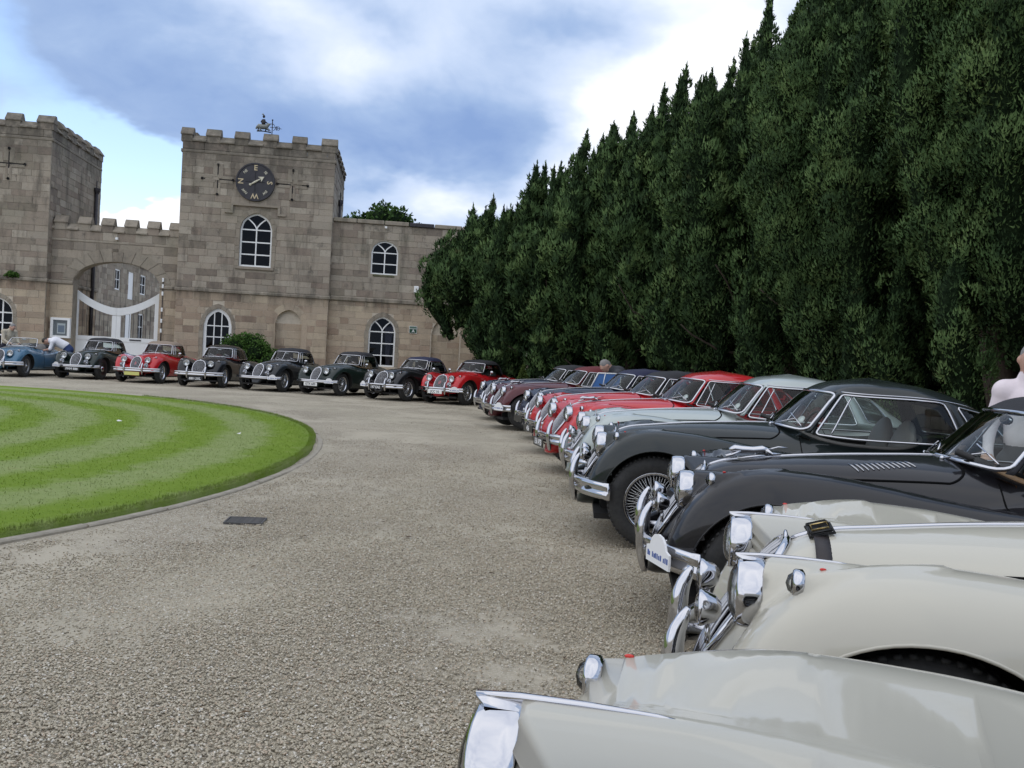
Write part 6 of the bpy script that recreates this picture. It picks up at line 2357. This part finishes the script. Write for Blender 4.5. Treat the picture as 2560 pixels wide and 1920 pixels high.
    if not open_top:
        coupe = cab == 'coupe'
        rf = ob('roof' if coupe else 'hood', cm('roofshell/%s' % cab, lambda: roof_shell(c, coupe)), topc or pm, root)
        for s in (1, -1):
            a0, a1 = (A1, A2 - .02) if s > 0 else (-A2 + .02, -A1)
            sw = ob('side_window', cm('sidewin/%s%d' % (cab, s), lambda: cab_patch(c, a0, a1, .02, W1, 12, 8)), M_GLASS, dl if s > 0 else dr)
            if wside:
                ob('window_frame', cm('sidefr/%s%d' % (cab, s), lambda: join(cab_frame(c, a0, a1, .0, W1 - .02, .009, .006, .06),
                   tube(cab_pt(c, np.full(6, s * (A1 + .17)), np.linspace(0, W1 - .03, 6)), .007, 6))), M_CHROME, sw)
            if coupe:
                b0, b1 = sorted((s * (A2 + .10), s * (A2 + .42)))
                qw = ob('quarter_window', cm('quarter/%d' % s, lambda: cab_patch(c, b0, b1, .10, .86, 8, 8)), M_GLASS, root)
                ob('window_frame', cm('quarterfr/%d' % s, lambda: cab_frame(c, b0, b1, .10, .86, .008, .006, .10)), M_CHROME, qw)
        rw = (np.pi - .62, np.pi + .62, .42, 1.35) if coupe else (np.pi - .55, np.pi + .55, .45, 1.25)
        ob('rear_window', cm('rearwin/%s' % cab, lambda: cab_patch(c, rw[0], rw[1], rw[2], rw[3], 16, 8)), M_GLASS, root)
        if coupe:
            [ob('drip_rail', cm('drip/%s%d' % (cab, s), lambda: tube(cab_pt(c, s * np.linspace(A0 + .05, A2 + .45, 26), np.full(26, 1.02)) + np.array([0, s * .008, .004]), .006, 5)), M_CHROME, rf) for s in (1, -1)]
        else:
            [ob('hood_seam', cm('hoodseam/%s%d' % (cab, s), lambda: tube(cab_pt(c, np.full(20, s * 1.95), np.linspace(0.05, 2.6, 20)) * 1.0 + np.array([0, 0, .007]), .006, 5)), topc or pm, rf) for s in (1, -1)]
    elif topc is not None:
        # folded hood behind the seats
        def fold():
            g = []
            for i, (x, z, r) in enumerate(((-2.16, .99, .07), (-2.28, .985, .075), (-2.22, 1.03, .06))):
                t = np.linspace(-1, 1, 20)
                g.append(tube(np.c_[x + .10 * t**2 * 1.0, t * .56, z - .05 * t**2 + .008 * np.sin(t * 17 + i)], r * (1 - .35 * t**4), 9))
            return join(*g)
        ob('folded_hood', cm('fold', fold), topc, root)
    if mirror:
        for s in ((1, -1) if mirror == 2 else (1,)):
            ob('door_mirror', cm('mirror/%d' % s, lambda: join(tube([(-1.22, s * .70, .87), (-1.20, s * .76, .97)], .008, 6), xf(ball((0, 0, 0), (.025, .06, .042), 12, 8), Matrix.Translation((-1.20, s * .78, 1.0))))), M_CHROME, dl if s > 0 else dr)
    ob('door_handle', cm('dh/1', lambda: tube(side_y(st, [(-1.78, .80), (-1.84, .80), (-1.92, .80)], .014), [.008, .009, .007], 6)), M_CHROME, dl)
    ob('door_handle', cm('dh/-1', lambda: tube(side_y(st, [(-1.78, .80), (-1.84, .80), (-1.92, .80)], .014, -1), [.008, .009, .007], 6)), M_CHROME, dr)
    ob('interior_mirror', cm('imirror', lambda: ball((0, 0, 0), (.012, .09, .028), 10, 6)), M_CHROME, ws, loc=tuple(cab_pt(c, 0., .78) + np.array([-.08, 0, -.02])))
    return root
# ------------------------------------------------------------------ the cars, left row then right row
P_BLUE = paint('paint_light_blue', (.060, .155, .245), .15)
P_BRG = paint('paint_green_black', (.012, .022, .018), 0.0, .006)
P_RED = paint('paint_red', (.50, .010, .016), dust=.015)
P_BLACK = paint('paint_black', (.008, .008, .010), 0.0, .006)
P_GREY = paint('paint_dark_grey', (.014, .017, .020), 0.0, .006)
P_NAVY = paint('paint_navy', (.008, .012, .035), 0.0, .006)
P_MAROON = paint('paint_maroon', (.085, .010, .016), .1)
P_SILVER = paint('paint_silver_green', (.40, .44, .42), .35)
P_GUN = paint('paint_gunmetal', (.012, .017, .017), .15, .006)
P_CREAM = paint('paint_cream', (.50, .475, .395), dust=.03)
P_CREAM2 = paint('paint_old_cream', (.47, .45, .38), dust=.05)
H_BLACK = noisy('hood_black', (.012, .012, .015), (.026, .026, .030), 60, .85, .25, .002)
H_NAVY = noisy('hood_navy', (.010, .012, .040), (.020, .024, .065), 60, .85, .25, .002)
H_TAN = noisy('hood_tan', (.23, .175, .13), (.31, .24, .18), 60, .85, .25, .002)
H_MAROON = noisy('hood_maroon', (.10, .014, .018), (.16, .024, .028), 60, .85, .25, .002)
S_RED = pmat('seat_red', (.20, .012, .012), .45)[0]
S_TAN = pmat('seat_tan', (.32, .20, .11), .5)[0]
S_GREY = pmat('seat_grey', (.16, .15, .14), .5)[0]
S_BLACK = pmat('seat_black', (.02, .02, .02), .5)[0]

# left row: (front axle x, y), heading
build_car((-16.6, 30.0), R(-87), 'light blue open sports car with its hood down, man leaning into it', P_BLUE, 'wide', 'low', topc=H_BLACK, open_top=True, seatm=S_GREY, plate=('', M_PRB, M_PLW, .40), hubcol=M_RIMP)
build_car((-14.55, 31.05), R(-90), 'very dark green sports car with a black hood in front of the white gate', P_BRG, 'slim', 'tall', topc=H_BLACK, split=True, fog=True, over=False, plaque=-1, plate=('FMM 888', M_PRW, M_PLB, .33), wheels='disc', mirror=False, seatm=S_TAN, slimbump=True)
build_car((-12.38, 30.7), R(-93), 'bright red sports car with a tan hood between two dark cars', P_RED, 'slim', 'tall', topc=H_TAN, split=True, fog=True, plate=('', M_PRB, M_PLY, .30), mirror=True, seatm=S_TAN)
build_car((-10.07, 30.0), R(-93), 'black sports car with plate 880 UXL beside the tan-hooded red car', P_BLACK, 'wide', 'coupe', topc=P_BLACK, plate=('880 UXL', M_PRW, M_PLB, .27), seatm=S_RED)
build_car((-7.98, 29.7), R(-106), 'charcoal sports car with a split windscreen in front of the green shrub', P_GREY, 'slim', 'tall', topc=H_BLACK, split=True, fog=True, over=False, plaque=1, mirror=True, seatm=S_BLACK, slimbump=True)
build_car((-5.97, 29.2), R(-115), 'dark green-black sports car with white plate GTK 680', P_BRG, 'slim', 'tall', topc=H_BLACK, split=True, over=False, plaque=1, plate=('GTK·680', M_PRB, M_PLW, .33), mirror=True, seatm=S_TAN, slimbump=True)
build_car((-3.75, 28.2), R(-120), 'black sports car with a navy hood and black plate 197 EAE', P_BLACK, 'wide', 'low', topc=H_NAVY, plate=('197 EAE', M_PRW, M_PLB, .38), fog=True, plaque=-1, mirror=True, seatm=S_GREY)
build_car((-1.92, 27.7), R(-120), 'red sports car with a black hood and white plate JCC 10, last before the bend', P_RED, 'wide', 'low', topc=H_BLACK, plate=('JCC 10', M_PRB, M_PLW, .36), fog=True, plaque=1, mirror=2, seatm=S_BLACK, strip=True, wside=False)
# right row, far to near
build_car((-.17, 21.7), R(-161), 'dark navy sports car with a black hood, furthest of the right row', P_NAVY, 'wide', 'low', topc=H_BLACK, mascot=True, badge=True, seatm=S_BLACK)
build_car((.12, 19.2), R(-164), 'maroon sports car with a maroon hood', P_MAROON, 'wide', 'low', topc=H_MAROON, plaque=1, mascot=True, seatm=S_TAN)
build_car((.80, 16.75), R(-164), 'navy sports car with a chrome grille between the maroon and red cars', P_NAVY, 'wide', 'low', topc=H_NAVY, badge=True, plate=('', M_PRW, M_PLB, .36), seatm=S_GREY)
build_car((.95, 14.35), R(-166), 'bright red sports car with a black hood behind the red coupe', P_RED, 'wide', 'low', topc=H_BLACK, plate=('456', M_PRW, M_PLB, .36), seatm=S_BLACK)
build_car((1.05, 12.0), R(-168), 'bright red coupe with a red roof and black plate 150 AYB', P_RED, 'wide', 'coupe', plate=('150 AYB', M_PRW, M_PLB, .36), mascot=True, tax=True, seatm=S_BLACK, hi=True)
build_car((1.215, 9.95), R(179), 'silver green coupe between the red coupe and the gunmetal coupe', P_SILVER, 'slim', 'coupe', fog=True, tax=True, seatm=S_RED, hi=True, fogp=(.545, .24, .655, .72))
build_car((1.185, 7.73), R(176), 'dark gunmetal coupe with a glossy curved roof and wire wheel', P_GUN, 'slim', 'coupe', fog=True, tax=True, seatm=S_GREY, hi=True, fogp=(.545, .24, .655, .72))
build_car((1.41, 5.20), R(173), 'black sports car with bonnet louvres and a black hood', P_BLACK, 'slim', 'low', topc=H_BLACK, fog=True, plaque=1, mascot=True, louvre=True, rhd=False, seatm=S_TAN, hi=True, fogp=(.545, .24, .655, .72))
build_car((1.205, 2.94), R(168), 'cream sports car with a dark leather bonnet strap', P_CREAM, 'slim', 'low', open_top=True, topc=H_BLACK, fog=True, strap=True, peak=True, seatm=S_RED, hi=True, fogp=(.545, .24, .655, .72))
build_car((.33, .93), R(167), 'old cream sports car nearest the camera, cut off by the bottom edge', P_CREAM2, 'slim', 'low', open_top=True, topc=H_BLACK, peak=True, over=False, strip=True, seatm=S_RED, hi=True)
# ------------------------------------------------------------------ people
def surface_nets(f, lo, hi, h):
    """naive surface nets of a scalar field"""
    n = np.ceil((np.array(hi) - lo) / h).astype(int) + 1
    ax = [lo[i] + h * np.arange(n[i]) for i in range(3)]
    X, Y, Z = np.meshgrid(*ax, indexing='ij')
    S = f(np.stack([X, Y, Z], -1).reshape(-1, 3)).reshape(n)
    ins = S < 0
    c = sum(ins[i:n[0] - 1 + i, j:n[1] - 1 + j, k:n[2] - 1 + k].astype(int) for i in (0, 1) for j in (0, 1) for k in (0, 1))
    act = (c > 0) & (c < 8)
    idx = -np.ones(act.shape, int)
    idx[act] = np.arange(act.sum())
    cells = np.argwhere(act)
    acc = np.zeros((len(cells), 3))
    cnt = np.zeros(len(cells))
    corners = [(i, j, k) for i in (0, 1) for j in (0, 1) for k in (0, 1)]
    for a in corners:
        for b in corners:
            if sum(np.abs(np.array(a) - b)) == 1 and a < b:
                sa = S[cells[:, 0] + a[0], cells[:, 1] + a[1], cells[:, 2] + a[2]]
                sb = S[cells[:, 0] + b[0], cells[:, 1] + b[1], cells[:, 2] + b[2]]
                m = (sa < 0) != (sb < 0)
                t = np.where(m, sa / np.where(m, sa - sb, 1), 0)
                p = np.array(a) + t[:, None] * (np.array(b) - a)
                acc += p * m[:, None]
                cnt += m
    V = np.array(lo) + h * (cells + acc / cnt[:, None])
    F = []
    for d in range(3):
        e1, e2 = [(1, 2), (2, 0), (0, 1)][d]
        sl = [slice(None)] * 3
        a, b = list(sl), list(sl)
        a[d], b[d] = slice(0, -1), slice(1, None)
        cr = ins[tuple(a)] != ins[tuple(b)]
        for p in np.argwhere(cr):
            if p[e1] == 0 or p[e2] == 0 or p[e1] >= n[e1] - 1 or p[e2] >= n[e2] - 1:
                continue
            o1, o2 = np.zeros(3, int), np.zeros(3, int)
            o1[e1], o2[e2] = 1, 1
            q = [idx[tuple(p - o1 - o2)], idx[tuple(p - o2)], idx[tuple(p)], idx[tuple(p - o1)]]
            if min(q) < 0:
                continue
            F.append(q if ins[tuple(p)] else q[::-1])
    return V, F


M_SKIN = noisy('skin', (.50, .29, .21), (.56, .34, .26), 30, .5, .1, .001)
M_HAIRG = noisy('grey_hair', (.16, .15, .14), (.30, .29, .28), 60, .7, .4, .003)
M_HAIRD = noisy('dark_hair', (.02, .015, .012), (.05, .04, .03), 60, .6, .4, .003)


def person(label, loc, rz, J, shirt, legs, hair, h=.019, shoe=None, sleeve=1.0):
    """J: joints; body grown as one smooth surface, clothes coloured by limb"""
    g = lambda k: np.array(J[k], float)
    B = []          # (a, b, ra, rb, material)
    SK, SH, LG, SO = 0, 1, 2, 3
    B.append((g('pelvis'), g('belly'), .145, .140, LG))
    B.append((g('belly'), g('chest'), .150, .160, SH))
    B.append((g('chest'), g('neck'), .150, .085, SH))
    B.append((g('shL'), g('shR'), .085, .085, SH))
    B.append((g('neck'), g('head') - (g('head') - g('neck')) * .35, .060, .058, SK))
    for s in 'LR':
        B.append((g('hip' + s), g('kn' + s), .098, .070, LG))
        B.append((g('kn' + s), g('an' + s), .066, .048, LG))
        B.append((g('an' + s) + [0, 0, -.03], g('toe' + s), .048, .038, SO))
        B.append((g('sh' + s), g('el' + s), .066, .050, SH))
        B.append((g('el' + s), g('wr' + s), .046, .032, SH if sleeve > 1.5 else SK))
        # palm and five fingers
        w, e = g('wr' + s), g('el' + s)
        d = (w - e) / np.linalg.norm(w - e)
        sd = np.cross(d, [0, 0, 1.0])
        sd = sd / (np.linalg.norm(sd) + 1e-9)
        up = np.cross(sd, d)
        B.append((w + d * .03, w + d * .085, .032, .036, SK))
        for i, (o, L) in enumerate(((-.030, .070), (-.010, .085), (.010, .080), (.030, .062))):
            k0 = w + d * .10 + sd * o
            k1 = k0 + d * L * .55 - up * .008
            k2 = k1 + d * L * .35 - up * L * .35
            B.append((k0, k1, .011, .010, SK))
            B.append((k1, k2, .010, .008, SK))
        th0 = w + d * .045 - sd * .034
        B.append((th0, th0 + d * .045 - sd * .03, .013, .011, SK))
    hd = g('head')
    face = g('face')
    face = face / np.linalg.norm(face)
    hu = hd - g('neck')
    hu = hu / np.linalg.norm(hu)
    fd = face - hu * (face @ hu)
    fd = fd / np.linalg.norm(fd)
    sd_ = np.cross(hu, fd)
    def field(P, which=False):
        D, M = [], []
        for a, b, ra, rb, mt in B:
            ab = b - a
            t = np.clip(((P - a) @ ab) / (ab @ ab + 1e-9), 0, 1)
            D.append(np.linalg.norm(P - a - t[:, None] * ab, axis=1) - (ra + (rb - ra) * t))
            M.append(mt)
        q = P - hd
        hx, hy, hz = q @ fd, q @ sd_, q @ hu
        D.append((np.sqrt((hx / .098) ** 2 + (hy / .078) ** 2 + (hz / .118) ** 2) - 1) * .085)
        M.append(SK)
        for (cx, cy, cz, r_) in ((.030, 0, -.070, .052), (.100, 0, -.018, .016), (.092, 0, .004, .012), (0, .080, -.012, .020), (0, -.080, -.012, .020), (.082, .030, .022, .020), (.082, -.030, .022, .020), (.085, 0, -.058, .022)):
            D.append(np.sqrt((hx - cx) ** 2 + (hy - cy) ** 2 + (hz - cz) ** 2) - r_)
            M.append(SK)
        D = np.stack(D, 1)
        if which:
            return np.array(M)[D.argmin(1)]
        k = .028
        m = D.min(1)
        return m - k * np.log(np.exp(-(D - m[:, None]) / k).sum(1)) * .45
    pts = np.array([p for b in B for p in b[:2]] + [hd])
    lo, hi_ = pts.min(0) - .22, pts.max(0) + .22
    V, F = surface_nets(field, lo, hi_, h)
    C = V[np.array(F)].mean(1)
    fm = field(C, True)
    t = thing('person', label, 'person', loc, rz)
    me = mesh('body', V, np.array(F), nmat=4, fm=fm)
    body = ob('body', me, [M_SKIN, shirt, legs, shoe or M_RUBBER], t)
    # hair: cap over the skull, open at the face
    a = np.linspace(0, 2 * np.pi, 25)[:-1]
    rows = []
    for i, el in enumerate(np.linspace(90, -28, 10)):
        e = R(el)
        r_ = 1.08 + .02 * math.sin(i * 3)
        row = []
        for t_ in a:
            fr_ = max(0, math.cos(t_))
            ee = max(e, R(52) * fr_ + R(-28) * (1 - fr_)) if el < 60 else e
            row.append(hd + fd * (.100 * r_ * math.cos(ee) * math.cos(t_) - .006) + sd_ * .083 * r_ * math.cos(ee) * math.sin(t_) + hu * .118 * r_ * math.sin(ee))
        rows.append(row)
    Gh = np.array(rows).transpose(1, 0, 2)
    part('hair', gridf(Gh, closed_u=True), hair, t)
    for s in (1, -1):
        part('eye', ball(hd + fd * .094 + sd_ * .030 * s + hu * .012, .011, 8, 6), M_RUBBER, t)
    return t


def cloth(name, c):
    return noisy(name, tuple(q * .92 for q in c), tuple(min(1, q * 1.05) for q in c), 9, .9, .35, .006, 25)


# man in a white shirt bending into the light blue car (x = along his facing)
J1 = dict(pelvis=(-.30, 0, .93), belly=(-.16, 0, 1.06), chest=(.14, 0, 1.20), neck=(.30, 0, 1.22), head=(.46, 0, 1.20), face=(.6, 0, -.8), shL=(.20, .18, 1.17), shR=(.20, -.18, 1.17),
          elL=(.26, .26, .92), wrL=(.46, .20, .86), elR=(.30, -.24, .93), wrR=(.50, -.16, .84), hipL=(-.30, .10, .88), hipR=(-.30, -.10, .88), knL=(-.20, .12, .48), knR=(-.12, -.11, .48),
          anL=(-.30, .13, .10), anR=(-.22, -.12, .10), toeL=(-.12, .14, .04), toeR=(-.04, -.13, .04))
person('person in white shirt and blue jeans bending into the light blue open car', (-15.72, 31.9, 0), R(195), J1, cloth('white_shirt', (.80, .79, .82)), cloth('blue_jeans', (.025, .045, .13)), M_HAIRD)
# figure in a beige jacket half out of the frame on the left
J2 = dict(pelvis=(-.06, 0, .95), belly=(0, 0, 1.10), chest=(.10, 0, 1.34), neck=(.20, 0, 1.50), head=(.30, 0, 1.62), face=(1, 0, -.5), shL=(.12, .20, 1.44), shR=(.12, -.20, 1.44),
          elL=(.20, .26, 1.16), wrL=(.42, .18, 1.05), elR=(.20, -.26, 1.16), wrR=(.42, -.18, 1.05), hipL=(-.06, .10, .90), hipR=(-.06, -.10, .90), knL=(-.02, .12, .50), knR=(-.02, -.12, .50),
          anL=(-.08, .13, .10), anR=(-.08, -.13, .10), toeL=(.10, .15, .04), toeR=(.10, -.15, .04))
person('person in a beige jacket leaning forward, cut off by the left edge', (-17.95, 32.6, 0), R(-30), J2, cloth('beige_jacket', (.50, .44, .34)), cloth('dark_trousers', (.02, .02, .035)), M_HAIRG, sleeve=2)
# grey-haired man stooping between the far cars
J3 = dict(pelvis=(-.28, 0, .93), belly=(-.15, 0, 1.06), chest=(.10, 0, 1.24), neck=(.25, 0, 1.32), head=(.38, 0, 1.40), face=(.8, 0, -.6), shL=(.15, .19, 1.24), shR=(.15, -.19, 1.24),
          elL=(.22, .28, .98), wrL=(.42, .22, .90), elR=(.22, -.28, .98), wrR=(.42, -.22, .90), hipL=(-.28, .10, .88), hipR=(-.28, -.10, .88), knL=(-.16, .12, .48), knR=(-.16, -.12, .48),
          anL=(-.28, .13, .10), anR=(-.28, -.13, .10), toeL=(-.10, .14, .04), toeR=(-.10, -.14, .04))
person('grey haired person in a dark jacket stooping behind the open blue car door', (2.2, 18.4, 0), R(195), J3, cloth('slate_jacket', (.045, .047, .055)), cloth('grey_trousers', (.06, .06, .06)), M_HAIRG, sleeve=2)
# man in a pale pink shirt behind the black car
J4 = dict(pelvis=(0, 0, .95), belly=(.02, 0, 1.10), chest=(.03, 0, 1.34), neck=(.04, 0, 1.52), head=(.07, 0, 1.68), face=(1, 0, -.25), shL=(.03, .165, 1.43), shR=(.03, -.165, 1.43),
          elL=(.03, .25, 1.18), wrL=(.16, .26, .96), elR=(.03, -.25, 1.18), wrR=(.16, -.26, .96), hipL=(0, .10, .90), hipR=(0, -.10, .90), knL=(.03, .11, .50), knR=(.01, -.11, .50),
          anL=(0, .12, .10), anR=(-.03, -.12, .10), toeL=(.18, .14, .04), toeR=(.15, -.14, .04))
p4 = person('grey haired person in a pale pink shirt standing behind the black car', (3.63, 6.45, 0), R(-115), J4, cloth('pink_shirt', (.76, .67, .69)), cloth('grey_slacks', (.10, .10, .11)), M_HAIRG, h=.013, sleeve=2)
p4.scale = (.95, .95, .95)

# blue car door standing open behind the navy car
bd = thing('car_door', 'open light blue car door with a pale window frame behind the navy car', 'car door', (1.50, 17.9, 0), R(8))
part('door_panel', bbox_bev(0, .62, -.03, .03, .35, .92, .02), P_BLUE, bd)
M_BLUEG = pmat('blue_side_screen', (.08, .20, .48), .35, coat=.4)[0]
part('window_frame', tube([(.02, 0, .92), (.17, 0, 1.24), (.62, 0, 1.25), (.62, 0, .92)], .016, 6), M_WHITE, bd)
part('side_screen', (np.array([(.03, .0, .92), (.18, 0, 1.235), (.615, 0, 1.245), (.615, 0, .92)]), [(0, 1, 2, 3)]), M_BLUEG, bd, smooth=False)
part('screen_bar', tube([(.26, -.004, .92), (.31, -.004, 1.24)], .010, 6), M_WHITE, bd)
part('handle', tube([(.40, -.05, .82), (.52, -.05, .82)], .012, 6), M_CHROME, bd)
